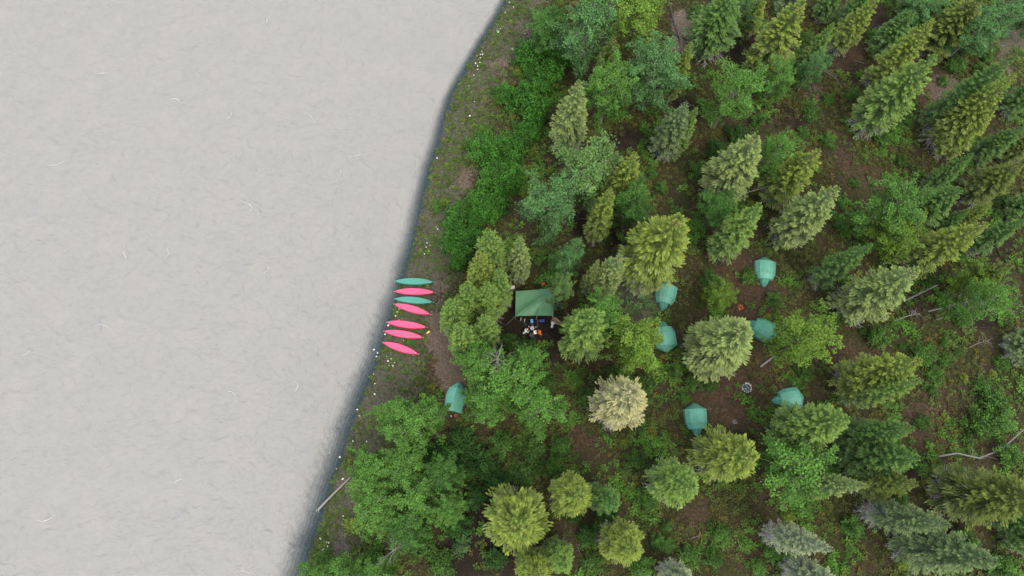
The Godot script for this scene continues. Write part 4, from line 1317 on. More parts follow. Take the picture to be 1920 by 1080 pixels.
func make_camp_things():
	rng.seed = 61
	# blue water container with a lid
	var t := thing("water_container", "bright blue water container standing in front of the tarp", "container", "", on_ground(2.51, -18.35), 0.06)
	var g := Geo.new()
	g.slab(Vector3.ZERO, Vector3(0.30, 0.42, 0.44), 0.04, Color(0.03, 0.20, 0.55))
	part(g.mesh(), "tub", mats["plain"], t)
	g = Geo.new()
	g.slab(Vector3(0, 0.42, 0), Vector3(0.32, 0.05, 0.46), 0.015, Color(0.10, 0.42, 0.80))
	part(g.mesh(), "lid", mats["plain"], t)
	# dark blue duffel bag
	t = thing("duffel_bag", "dark blue duffel bag at the front edge of the tarp", "bag", "", on_ground(3.78, -18.45), 0.12)
	g = Geo.new()
	var loops := []
	for q in [[-0.42, 0.07], [-0.38, 0.17], [-0.2, 0.21], [0.0, 0.215], [0.2, 0.205], [0.38, 0.17], [0.42, 0.07]]:
		var l := PackedVector3Array()
		for s in 12:
			var a := TAU * s / 12.0
			l.append(Vector3(q[0], 0.2 + sin(a) * q[1] * 0.95, -cos(a) * q[1] * 1.15))
		loops.append(l)
	g.loft(loops, Color(0.03, 0.05, 0.22), true, true)
	part(g.mesh(), "bag_body", mats["cloth"], t)
	for s in [-0.16, 0.16]:
		g = Geo.new()
		g.tube(PackedVector3Array([Vector3(s, 0.38, -0.12), Vector3(s, 0.46, 0.0), Vector3(s, 0.38, 0.14)]), PackedFloat32Array([0.015, 0.015, 0.015]), 5, Color(0.35, 0.38, 0.5))
		part(g.mesh(), "strap", mats["cloth"], t)
	# navy folded pack by the basin
	g = Geo.new()
	g.slab(Vector3.ZERO, Vector3(0.36, 0.30, 0.26), 0.06, Color(0.03, 0.05, 0.25))
	prop("dry_bag", "small navy blue dry bag just above the wash basin", "bag", g, 2.57, -17.95, 0.1, "", 0.0, "cloth")
	# wash basin
	t = thing("wash_basin", "round pale wash basin in the middle of the seated people", "basin", "", on_ground(2.58, -17.48))
	g = Geo.new()
	g.lathe(Vector3.ZERO, [[0.15, 0.0], [0.22, 0.16], [0.245, 0.17], [0.245, 0.185], [0.22, 0.185], [0.20, 0.13], [0.02, 0.11]], 24, Color(0.72, 0.68, 0.66))
	part(g.mesh(), "bowl", mats["plain"], t)
	g = Geo.new()
	g.lathe(Vector3(0, 0.135, 0), [[0.19, 0.0], [0.19, 0.004]], 24, Color(0.42, 0.33, 0.33))
	part(g.mesh(), "wash_water", mats["plain"], t)
	# pot
	t = thing("cooking_pot", "small grey cooking pot right of the wash basin", "pot", "", on_ground(3.06, -17.62))
	g = Geo.new()
	g.lathe(Vector3.ZERO, [[0.12, 0.0], [0.13, 0.02], [0.13, 0.17], [0.14, 0.18], [0.13, 0.185], [0.12, 0.04], [0.01, 0.03]], 20, Color(0.45, 0.47, 0.47))
	part(g.mesh(), "pot_body", solid("steel", lin(0.55, 0.57, 0.58), 0.35), t)
	g = Geo.new()
	g.tube(PackedVector3Array([Vector3(0.13, 0.15, 0), Vector3(0.24, 0.2, 0.04), Vector3(0.34, 0.2, 0.06)]), PackedFloat32Array([0.012, 0.012, 0.01]), 5, Color(0.1, 0.1, 0.1))
	part(g.mesh(), "handle", mats["plain"], t)
	g = Geo.new()
	g.lathe(Vector3.ZERO, [[0.06, 0.0], [0.075, 0.01], [0.08, 0.11], [0.07, 0.11], [0.06, 0.02], [0.005, 0.02]], 16, Color(0.62, 0.55, 0.42))
	prop("mug", "small tan mug left of the wash basin", "mug", g, 2.16, -17.69)
	# white food box in front of the orange jacket
	t = thing("food_box", "white lidded food box beside the person in the orange jacket", "box", "", on_ground(2.93, -16.95), 0.05)
	g = Geo.new()
	g.slab(Vector3.ZERO, Vector3(0.36, 0.26, 0.42), 0.03, Color(0.72, 0.74, 0.76))
	part(g.mesh(), "tub", mats["plain"], t)
	g = Geo.new()
	g.slab(Vector3(0, 0.26, 0), Vector3(0.39, 0.035, 0.45), 0.012, Color(0.84, 0.85, 0.85))
	part(g.mesh(), "lid", mats["plain"], t)
	# black rucksack
	t = thing("rucksack", "black rucksack lying left of the blue water container", "bag", "", on_ground(1.6, -18.05), 0.5)
	g = Geo.new()
	g.slab(Vector3.ZERO, Vector3(0.42, 0.26, 0.62), 0.08, Color(0.02, 0.02, 0.022))
	part(g.mesh(), "pack_body", mats["cloth"], t)
	g = Geo.new()
	g.slab(Vector3(0, 0.262, 0.12), Vector3(0.30, 0.06, 0.26), 0.02, Color(0.03, 0.03, 0.032))
	part(g.mesh(), "pocket", mats["cloth"], t)
	# folding chair
	t = thing("camp_chair", "folding camp chair with dark seat and pale frame below the tarp edge", "chair", "", on_ground(1.35, -18.45), 2.9)
	g = Geo.new()
	g.slab(Vector3(0, 0.40, 0), Vector3(0.50, 0.02, 0.46), 0.008, Color(0.02, 0.035, 0.025))
	part(g.mesh(), "seat", mats["cloth"], t)
	g = Geo.new()
	g.slab(Vector3(0, 0.48, -0.27), Vector3(0.50, 0.40, 0.02), 0.008, Color(0.02, 0.035, 0.025))
	part(g.mesh(), "backrest", mats["cloth"], t)
	for q in [[-0.26, -0.26, 0.92], [0.26, -0.26, 0.92], [-0.26, 0.22, 0.62], [0.26, 0.22, 0.62]]:
		g = Geo.new()
		g.tube(PackedVector3Array([Vector3(q[0], -0.02, q[1]), Vector3(q[0], q[2], q[1])]), PackedFloat32Array([0.012, 0.012]), 5, Color(0.66, 0.68, 0.64))
		part(g.mesh(), "leg", mats["plain"], t)
	for s in [-0.26, 0.26]:
		g = Geo.new()
		g.slab(Vector3(s, 0.62, -0.01), Vector3(0.05, 0.02, 0.52), 0.006, Color(0.62, 0.66, 0.58))
		part(g.mesh(), "armrest", mats["plain"], t)
	# white cool box and red fuel can behind the tarp
	t = thing("cool_box", "pale grey cool box behind the upper left corner of the tarp", "box", "", on_ground(0.02, -22.75), 0.15)
	g = Geo.new()
	g.slab(Vector3.ZERO, Vector3(0.66, 0.34, 0.42), 0.03, Color(0.45, 0.46, 0.46))
	part(g.mesh(), "tub", mats["plain"], t)
	g = Geo.new()
	g.slab(Vector3(0, 0.34, 0), Vector3(0.69, 0.07, 0.45), 0.02, Color(0.60, 0.60, 0.58))
	part(g.mesh(), "lid", mats["plain"], t)
	t = thing("fuel_can", "red fuel can behind the upper edge of the tarp", "fuel can", "", on_ground(4.0, -23.3), 0.3)
	g = Geo.new()
	g.slab(Vector3.ZERO, Vector3(0.46, 0.36, 0.30), 0.04, Color(0.62, 0.06, 0.02))
	part(g.mesh(), "can_body", mats["plain"], t)
	g = Geo.new()
	g.tube(PackedVector3Array([Vector3(-0.13, 0.35, 0), Vector3(-0.1, 0.44, 0), Vector3(0.1, 0.44, 0), Vector3(0.13, 0.35, 0)]), PackedFloat32Array([0.02, 0.02, 0.02, 0.02]), 5, Color(0.5, 0.04, 0.02))
	part(g.mesh(), "handle", mats["plain"], t)
	# firewood
	for k in 13:
		g = Geo.new()
		var len := rng.randf_range(0.45, 1.25)
		var r := rng.randf_range(0.035, 0.065)
		g.tube(PackedVector3Array([Vector3(-len / 2, 0, 0), Vector3(0, 0.01, 0.02), Vector3(len / 2, 0, 0)]), PackedFloat32Array([r, r * 0.95, r * 0.8]), 7, Color(0.52, 0.36, 0.25) if k % 3 else Color(0.66, 0.53, 0.40))
		var o := prop("firewood_stick", "split stick in the firewood pile right of the tarp", "firewood", g, 5.55 + rng.randf_range(-0.32, 0.32), -18.4 + rng.randf_range(-0.32, 0.32), rng.randf_range(-1.1, -0.2), "firewood pile", 0.06 + 0.055 * (k / 3))
		o.rotation.z = rng.randf_range(-0.06, 0.06)
	g = Geo.new()
	g.tube(PackedVector3Array([Vector3(-0.85, 0, 0), Vector3(0.85, 0.05, 0)]), PackedFloat32Array([0.05, 0.035]), 7, Color(0.70, 0.55, 0.38))
	prop("wood_pole", "long pale pole leaning across the firewood pile", "pole", g, 5.75, -18.45, -0.72, "", 0.34)
	# things by the bank tent
	g = Geo.new()
	g.lathe(Vector3.ZERO, [[0.02, 0.0], [0.17, 0.03], [0.19, 0.12], [0.14, 0.22], [0.05, 0.26], [0.01, 0.26]], 14, Color(0.70, 0.66, 0.04), 1.2, 0.9)
	prop("stuff_sack", "yellow stuff sack at the open end of the bankside tent", "bag", g, -8.0, -7.25, 0.0, "", 0.0, "cloth")
	g = Geo.new()
	g.lathe(Vector3.ZERO, [[0.07, 0.0], [0.085, 0.02], [0.085, 0.2], [0.04, 0.24], [0.035, 0.28], [0.01, 0.28]], 14, Color(0.85, 0.86, 0.84))
	prop("water_bottle", "white bottle standing left of the red pot by the bankside tent", "bottle", g, -7.46, -6.5)
	g = Geo.new()
	g.slab(Vector3.ZERO, Vector3(0.22, 0.14, 0.36), 0.03, Color(0.82, 0.83, 0.82))
	prop("wash_bag", "white bag on the ground right of the bankside tent", "bag", g, -5.02, -7.75, -0.6, "", 0.0, "cloth")
	g = Geo.new()
	g.lathe(Vector3.ZERO, [[0.15, 0.0], [0.18, 0.03], [0.20, 0.20], [0.21, 0.21], [0.18, 0.21], [0.16, 0.06], [0.01, 0.05]], 20, Color(0.50, 0.10, 0.11))
	prop("bucket", "dull red bucket below the open end of the bankside tent", "bucket", g, -6.87, -6.55)
	# red life vest between the tents
	t = thing("life_vest", "coral red life vest dropped between the tents", "life vest", "", on_ground(29.2, -20.16), 0.4)
	for s in [-1, 1]:
		g = Geo.new()
		g.slab(Vector3(s * 0.17, 0.01, 0.02), Vector3(0.26, 0.11, 0.50), 0.04, Color(0.78, 0.14, 0.08))
		part(g.mesh(), "front_panel", mats["cloth"], t)
	g = Geo.new()
	g.slab(Vector3(0, 0.0, -0.32), Vector3(0.46, 0.12, 0.20), 0.04, Color(0.72, 0.11, 0.07))
	part(g.mesh(), "back_panel", mats["cloth"], t)
	g = Geo.new()
	g.tube(PackedVector3Array([Vector3(-0.3, 0.13, 0.08), Vector3(0.3, 0.13, 0.08)]), PackedFloat32Array([0.018, 0.018]), 4, Color(0.03, 0.03, 0.03))
	part(g.mesh(), "strap", mats["cloth"], t)
	fire_ring(29.11, -9.97, 0.56, 14, "ring of pale stones round a cold grey fire between the tents", true)
	fire_ring(27.24, -5.80, 0.24, 9, "small ring of pale stones lying on bare duff", false)


func rock(seed_: int, r: float, col: Color) -> Geo:
	var g := Geo.new()
	var f := FastNoiseLite.new()
	f.seed = seed_
	f.frequency = 0.9
	var loops := []
	for j in 6:
		var b := -PI / 2 * 0.92 + PI * 0.92 * j / 5.0
		var l := PackedVector3Array()
		for s in 8:
			var a := -TAU * s / 8.0
			var d := Vector3(cos(a) * cos(b), sin(b), sin(a) * cos(b))
			l.append(d * r * (1.0 + 0.30 * f.get_noise_3dv(d * 1.4)) * Vector3(1.0, 0.72, 0.86))
		loops.append(l)
	g.loft(loops, col, true, true)
	return g


func fire_ring(x: float, z: float, r: float, count: int, label: String, wood: bool):
	var t := thing("fire_ring", label, "fire ring", "", on_ground(x, z))
	var g := Geo.new()
	for s in 20:
		var a := TAU * s / 20.0
		var b := TAU * (s + 1) / 20.0
		g.flat(Vector3(0, 0.045, 0), Vector3(cos(b) * r, 0.03, sin(b) * r), Vector3(cos(a) * r, 0.03, sin(a) * r), Color.WHITE * rng.randf_range(0.5, 1.0))
	part(g.mesh(), "ash_bed", solid("ash", lin(0.14, 0.145, 0.16), 0.95), t)
	for k in count:
		var a := TAU * (k + rng.randf_range(-0.25, 0.25)) / count
		var o := part(rock(400 + k % 5, r * rng.randf_range(0.12, 0.25), Color.WHITE * rng.randf_range(0.35, 1.0)).mesh(), "stone", mats["pale_rock"], t)
		o.position = Vector3(cos(a) * r, 0.06, sin(a) * r)
		o.rotation.y = rng.randf() * TAU
	if wood:
		for k in 9:
			var c := Geo.new()
			var len := rng.randf_range(0.25, 0.6)
			c.tube(PackedVector3Array([Vector3(-len / 2, 0, 0), Vector3(len / 2, 0.04, 0)]), PackedFloat32Array([0.045, 0.03]), 6, Color(0.24, 0.26, 0.32) if k % 2 else Color(0.02, 0.02, 0.025))
			var o := part(c.mesh(), "charred_stick", mats["plain"], t)
			o.position = Vector3(rng.randf_range(-0.28, 0.28), 0.08 + 0.03 * (k % 3), rng.randf_range(-0.28, 0.28))
			o.rotation.y = rng.randf() * TAU


func log_shape(pts: Array, r0: float, r1: float, col: Color) -> Geo:
	var g := Geo.new()
	var p := PackedVector3Array()
	var r := PackedFloat32Array()
	for k in pts.size():
		p.append(pts[k])
		r.append(lerpf(r0, r1, float(k) / (pts.size() - 1)))
	g.tube(p, r, 8, col)
	return g


func ground_path(list: Array, up: float) -> Array:
	var out := []
	for q in list:
		out.append(on_ground(q[0], q[1], up + (q[2] if q.size() > 2 else 0.0)))
	return out


func dead_wood(called: String, label: String, category: String, path: Array, r0: float, r1: float, branches: int, reach: float, col: Color, flat := 0.25) -> Node3D:
	var t := thing(called, label, category, "dead wood", Vector3.ZERO)
	part(log_shape(path, r0, r1, col).mesh(), "trunk", mats["weathered"], t)
	for k in branches:
		var s := rng.randf_range(0.25, 0.98) * (path.size() - 1)
		var i := mini(int(s), path.size() - 2)
		var a: Vector3 = path[i].lerp(path[i + 1], s - i)
		var along: Vector3 = (path[i + 1] - path[i]).normalized()
		var d := (along * rng.randf_range(0.2, 0.8) + Vector3(rng.randf_range(-1, 1), rng.randf_range(0, flat * 2.0), rng.randf_range(-1, 1))).normalized()
		var len := reach * rng.randf_range(0.4, 1.0)
		var bend := Vector3(rng.randf_range(-0.2, 0.2), 0.05, rng.randf_range(-0.2, 0.2)) * len
		var g := log_shape([a, a + d * len * 0.5 + bend, a + d * len], r1 * 0.8 + 0.01, 0.008, col * rng.randf_range(0.8, 1.0))
		part(g.mesh(), "branch", mats["weathered"], t)
	return t


func make_dead_wood():
	rng.seed = 71
	var t := dead_wood("driftwood_log", "long bleached driftwood log reaching from the bank to the waterline", "log", ground_path([[-23.15, 4.4], [-21.9, 3.1, 0.05], [-20.5, 1.7, 0.03], [-18.98, 0.19]], 0.12), 0.15, 0.06, 0, 0.5, Color(1, 0.97, 0.95))
	for k in 5:
		var a := on_ground(-23.15, 4.4, 0.15)
		var d := Vector3(rng.randf_range(-0.5, 0.3), rng.randf_range(-0.2, 0.3), rng.randf_range(0.0, 0.8))
		part(log_shape([a, a + d * 0.5, a + d * 0.8 + Vector3(0.1, 0, 0.1)], 0.07, 0.02, Color(1, 1, 1)).mesh(), "root", mats["weathered"], t)
	dead_wood("fallen_log", "dark fallen log on the pale sand at the top", "log", ground_path([[22.5, -67.0], [22.9, -64.5], [23.25, -62.2], [23.9, -59.0]], 0.12), 0.14, 0.08, 4, 0.7, Color(0.22, 0.20, 0.20))
	dead_wood("fallen_tree", "grey fallen trunk curving towards the right edge among green bushes", "log", ground_path([[51.39, -1.68, 0.15], [53.58, -2.06, 0.4], [56.0, -1.5, 0.5], [58.5, -2.4, 0.9], [61.0, -4.6, 1.5], [64.0, -6.2, 2.0]], 0.14), 0.12, 0.06, 9, 1.5, Color(0.72, 0.72, 0.74), 0.3)
	dead_wood("dead_branch", "bleached bare limb sticking out between the spruces above the topmost tent", "branch", ground_path([[28.55, -33.95, 1.4], [30.2, -34.9, 2.2], [33.16, -35.47, 3.0]], 0.2), 0.09, 0.03, 12, 1.2, Color(1, 1, 1), 0.5)
	dead_wood("dead_branch", "thin white fallen branch on the lower forest floor", "branch", ground_path([[20.02, 7.8], [21.2, 7.6, 0.1], [22.25, 7.21]], 0.06), 0.04, 0.02, 5, 0.8, Color(1, 1, 1), 0.3)
	dead_wood("dead_branch", "short grey log end right of the round pale spruce", "branch", ground_path([[31.01, -12.56], [32.0, -13.3, 0.1], [32.9, -13.9, 0.2]], 0.12), 0.13, 0.10, 2, 0.5, Color(0.8, 0.82, 0.9), 0.3)
	dead_wood("brush_pile", "tangle of dead grey branches near the two slanting pale trunks", "branches", ground_path([[48.6, -18.4], [50.2, -19.0, 0.2], [52.0, -19.4, 0.1]], 0.12), 0.08, 0.04, 16, 1.3, Color(0.9, 0.9, 0.92), 0.4)
	dead_wood("brush_pile", "tangle of bare grey limbs under the yellow spruce at right", "branches", ground_path([[47.5, -25.5, 0.5], [50.5, -27.2, 1.6], [54.5, -28.8, 3.2]], 0.15), 0.10, 0.05, 26, 2.0, Color(0.8, 0.8, 0.82), 0.5)
	dead_wood("brush_pile", "dead branches beside the reddish earth at the upper right", "branches", ground_path([[42.4, -54.5], [44.0, -54.0, 0.3], [45.6, -53.0, 0.1]], 0.12), 0.07, 0.03, 14, 1.2, Color(0.55, 0.5, 0.5), 0.4)
	dead_wood("brush_pile", "dark heap of branches below the leafy tree at right", "branches", ground_path([[57.5, -15.0], [58.8, -15.6, 0.2], [60.0, -15.8]], 0.12), 0.06, 0.03, 20, 1.3, Color(0.7, 0.66, 0.66), 0.4)
	dead_tree("bare dead tree with pale branches spread like a star at lower left", -12.9, 8.3, 7.0, 2.2, 16, Color(0.9, 0.95, 0.95))
	dead_tree("bare grey dead tree top rising in the big leafy tree", -1.6, -11.6, 13.2, 2.0, 44, Color(1, 0.98, 0.98))
	# slanting pale trunks of the leafy trees at right are stems of their own
	for q in [[53.2, -19.7, 57.6, -20.4, 4.6, "lower of the two slanting pale bare trunks at right"], [50.2, -21.0, 52.6, -22.2, 3.6, "upper of the two slanting pale bare trunks at right"]]:
		var b := on_ground(q[0], q[1], -0.1)
		var e := on_ground(q[2], q[3], q[4])
		dead_wood("bare_trunk", q[5], "trunk", [b, b.lerp(e, 0.5) + Vector3(0, 0.1, 0), e], 0.12, 0.07, 8, 0.7, Color(0.92, 0.92, 0.95), 0.4)


func dead_tree(label: String, x: float, z: float, tall: float, reach: float, count: int, col: Color):
	var t := thing("dead_tree", label, "tree", "dead trees", on_ground(x, z))
	part(log_shape([Vector3(0, -0.2, 0), Vector3(0.1, tall * 0.5, 0.05), Vector3(0.05, tall, 0)], 0.13, 0.03, col).mesh(), "trunk", mats["weathered"], t)
	for k in count:
		var az := k * 2.39996 + rng.randf_range(-0.3, 0.3)
		var y := tall * rng.randf_range(0.55, 0.99)
		var len := reach * rng.randf_range(0.4, 1.0)
		var d := Vector3(cos(az), rng.randf_range(-0.05, 0.35), sin(az))
		var a := Vector3(0.08, y, 0.03)
		var g := log_shape([a, a + d * len * 0.5 + Vector3(0, 0.06, 0), a + d * len], 0.024, 0.008, col * rng.randf_range(0.8, 1.0))
		for j in 4:
			var s := rng.randf_range(0.4, 0.95)
			var e := d.rotated(Vector3.UP, rng.randf_range(-0.9, 0.9))
			g.tube(PackedVector3Array([a + d * len * s, a + d * len * s + e * len * 0.3]), PackedFloat32Array([0.014, 0.006]), 3, col)
		part(g.mesh(), "branch", mats["weathered"], t)


func make_stones():
	rng.seed = 81
	var shapes := []
	for k in 6:
		shapes.append(rock(500 + k, 1.0, Color.WHITE).mesh())
	for s in STONES:
		var o := single(shapes[rng.randi() % 6], "pale_stone", "small pale stone lying on the weedy river bank", "stone", "pale stones on the river bank", mats["pale_rock"], on_ground(s[0], s[1], s[2] * 0.22), rng.randf() * TAU)
		o.scale = Vector3.ONE * s[2] * 0.75 * Vector3(rng.randf_range(0.8, 1.3), 0.8, 1.0)


# ------------------------------------------------------------------ people
func blend_shape(g: Geo, bones: Array, cell: float, k: float):
	# bones: [from, to, radius, radius, colour]; tapered capsules joined by a smooth minimum, meshed as surface nets
	var lo := Vector3.ONE * 1e9
	var hi := -lo
	for b in bones:
		var r: float = maxf(b[2], b[3]) + cell * 2.5
		lo = lo.min(b[0] - Vector3.ONE * r).min(b[1] - Vector3.ONE * r)
		hi = hi.max(b[0] + Vector3.ONE * r).max(b[1] + Vector3.ONE * r)
	var nx := int((hi.x - lo.x) / cell) + 2
	var ny := int((hi.y - lo.y) / cell) + 2
	var nz := int((hi.z - lo.z) / cell) + 2
	var f := PackedFloat32Array()
	f.resize(nx * ny * nz)
	f.fill(1.0)
	var near := PackedFloat32Array()
	near.resize(f.size())
	near.fill(9.0)
	var which := PackedInt32Array()
	which.resize(f.size())
	for bi in bones.size():
		var b: Array = bones[bi]
		var r: float = maxf(b[2], b[3]) + k * 1.5 + cell * 2.0
		var p0: Vector3 = (b[0].min(b[1]) - Vector3.ONE * r - lo) / cell
		var p1: Vector3 = (b[0].max(b[1]) + Vector3.ONE * r - lo) / cell
		var ax: Vector3 = b[1] - b[0]
		var l2 := maxf(ax.length_squared(), 1e-9)
		for iz in range(maxi(0, int(p0.z)), mini(nz - 1, int(p1.z) + 1) + 1):
			for iy in range(maxi(0, int(p0.y)), mini(ny - 1, int(p1.y) + 1) + 1):
				for ixx in range(maxi(0, int(p0.x)), mini(nx - 1, int(p1.x) + 1) + 1):
					var p := lo + Vector3(ixx, iy, iz) * cell
					var t := clampf((p - b[0]).dot(ax) / l2, 0.0, 1.0)
					var d: float = (p - b[0] - ax * t).length() - lerpf(b[2], b[3], t)
					var q := (iz * ny + iy) * nx + ixx
					if d < near[q]:
						near[q] = d
						which[q] = bi
					var h := maxf(k - absf(f[q] - d), 0.0) / k
					f[q] = minf(f[q], d) - h * h * k * 0.25
	var index := PackedInt32Array()
	index.resize(f.size())
	index.fill(-1)
	var sx := 1
	var sy := nx
	var sz := nx * ny
	var corner := [0, sx, sy, sx + sy, sz, sx + sz, sy + sz, sx + sy + sz]
	var edges := [[0, 1], [2, 3], [4, 5], [6, 7], [0, 2], [1, 3], [4, 6], [5, 7], [0, 4], [1, 5], [2, 6], [3, 7]]
	var cpos := [Vector3(0, 0, 0), Vector3(1, 0, 0), Vector3(0, 1, 0), Vector3(1, 1, 0), Vector3(0, 0, 1), Vector3(1, 0, 1), Vector3(0, 1, 1), Vector3(1, 1, 1)]
	for iz in nz - 1:
		for iy in ny - 1:
			for ixx in nx - 1:
				var q := iz * sz + iy * sy + ixx
				var inside := 0
				for e in 8:
					if f[q + corner[e]] < 0.0:
						inside += 1
				if inside == 0 or inside == 8:
					continue
				var sum := Vector3.ZERO
				var cnt := 0
				for e in edges:
					var fa: float = f[q + corner[e[0]]]
					var fb: float = f[q + corner[e[1]]]
					if (fa < 0.0) != (fb < 0.0):
						sum += cpos[e[0]].lerp(cpos[e[1]], fa / (fa - fb))
						cnt += 1
				var gr := Vector3(f[q + sx] - f[q] + f[q + sx + sy + sz] - f[q + sy + sz], f[q + sy] - f[q] + f[q + sx + sy + sz] - f[q + sx + sz], f[q + sz] - f[q] + f[q + sx + sy + sz] - f[q + sx + sy])
				index[q] = g.vert(lo + (Vector3(ixx, iy, iz) + sum / cnt) * cell, gr.normalized(), bones[which[q]][4])
	for iz in range(1, nz - 1):
		for iy in range(1, ny - 1):
			for ixx in range(1, nx - 1):
				var q := iz * sz + iy * sy + ixx
				var a := f[q] < 0.0
				for e in 3:
					var st: int = [sx, sy, sz][e]
					var b := f[q + st] < 0.0
					if a == b:
						continue
					var u: int = [sy, sz, sx][e]
					var w: int = [sz, sx, sy][e]
					var i0 := index[q - u - w]
					var i1 := index[q - w]
					var i2 := index[q]
					var i3 := index[q - u]
					if i0 < 0 or i1 < 0 or i2 < 0 or i3 < 0:
						continue
					if a:
						g.face(i0, i1, i2)
						g.face(i0, i2, i3)
					else:
						g.face(i0, i2, i1)
						g.face(i0, i3, i2)


func add_hand(g: Geo, wrist: Vector3, dir: Vector3, palm_up: Vector3, thumb_side: float, col: Color):
	var across := dir.cross(palm_up).normalized()
	var b := []
	var knuckles := wrist + dir * 0.09
	for k in 4:
		var o := (k - 1.5) * 0.021
		var root := knuckles + across * o
		b.append([wrist + across * o * 0.6, root, 0.017, 0.013, col])
		var len: float = [0.038, 0.046, 0.042, 0.032][k]
		var d1 := (dir - palm_up * 0.35).normalized()
		var d2 := (dir * 0.55 - palm_up * 0.8).normalized()
		b.append([root, root + d1 * len, 0.0095, 0.009, col])
		b.append([root + d1 * len, root + d1 * len + d2 * len * 0.8, 0.009, 0.0075, col])
	var th := wrist + dir * 0.03 + across * 0.030 * thumb_side
	var td := (dir * 0.7 + across * 0.7 * thumb_side).normalized()
	b.append([wrist + dir * 0.02, th, 0.016, 0.013, col])
	b.append([th, th + td * 0.04, 0.012, 0.010, col])
	b.append([th + td * 0.04, th + td * 0.04 + dir * 0.03, 0.010, 0.008, col])
	blend_shape(g, b, 0.006, 0.006)


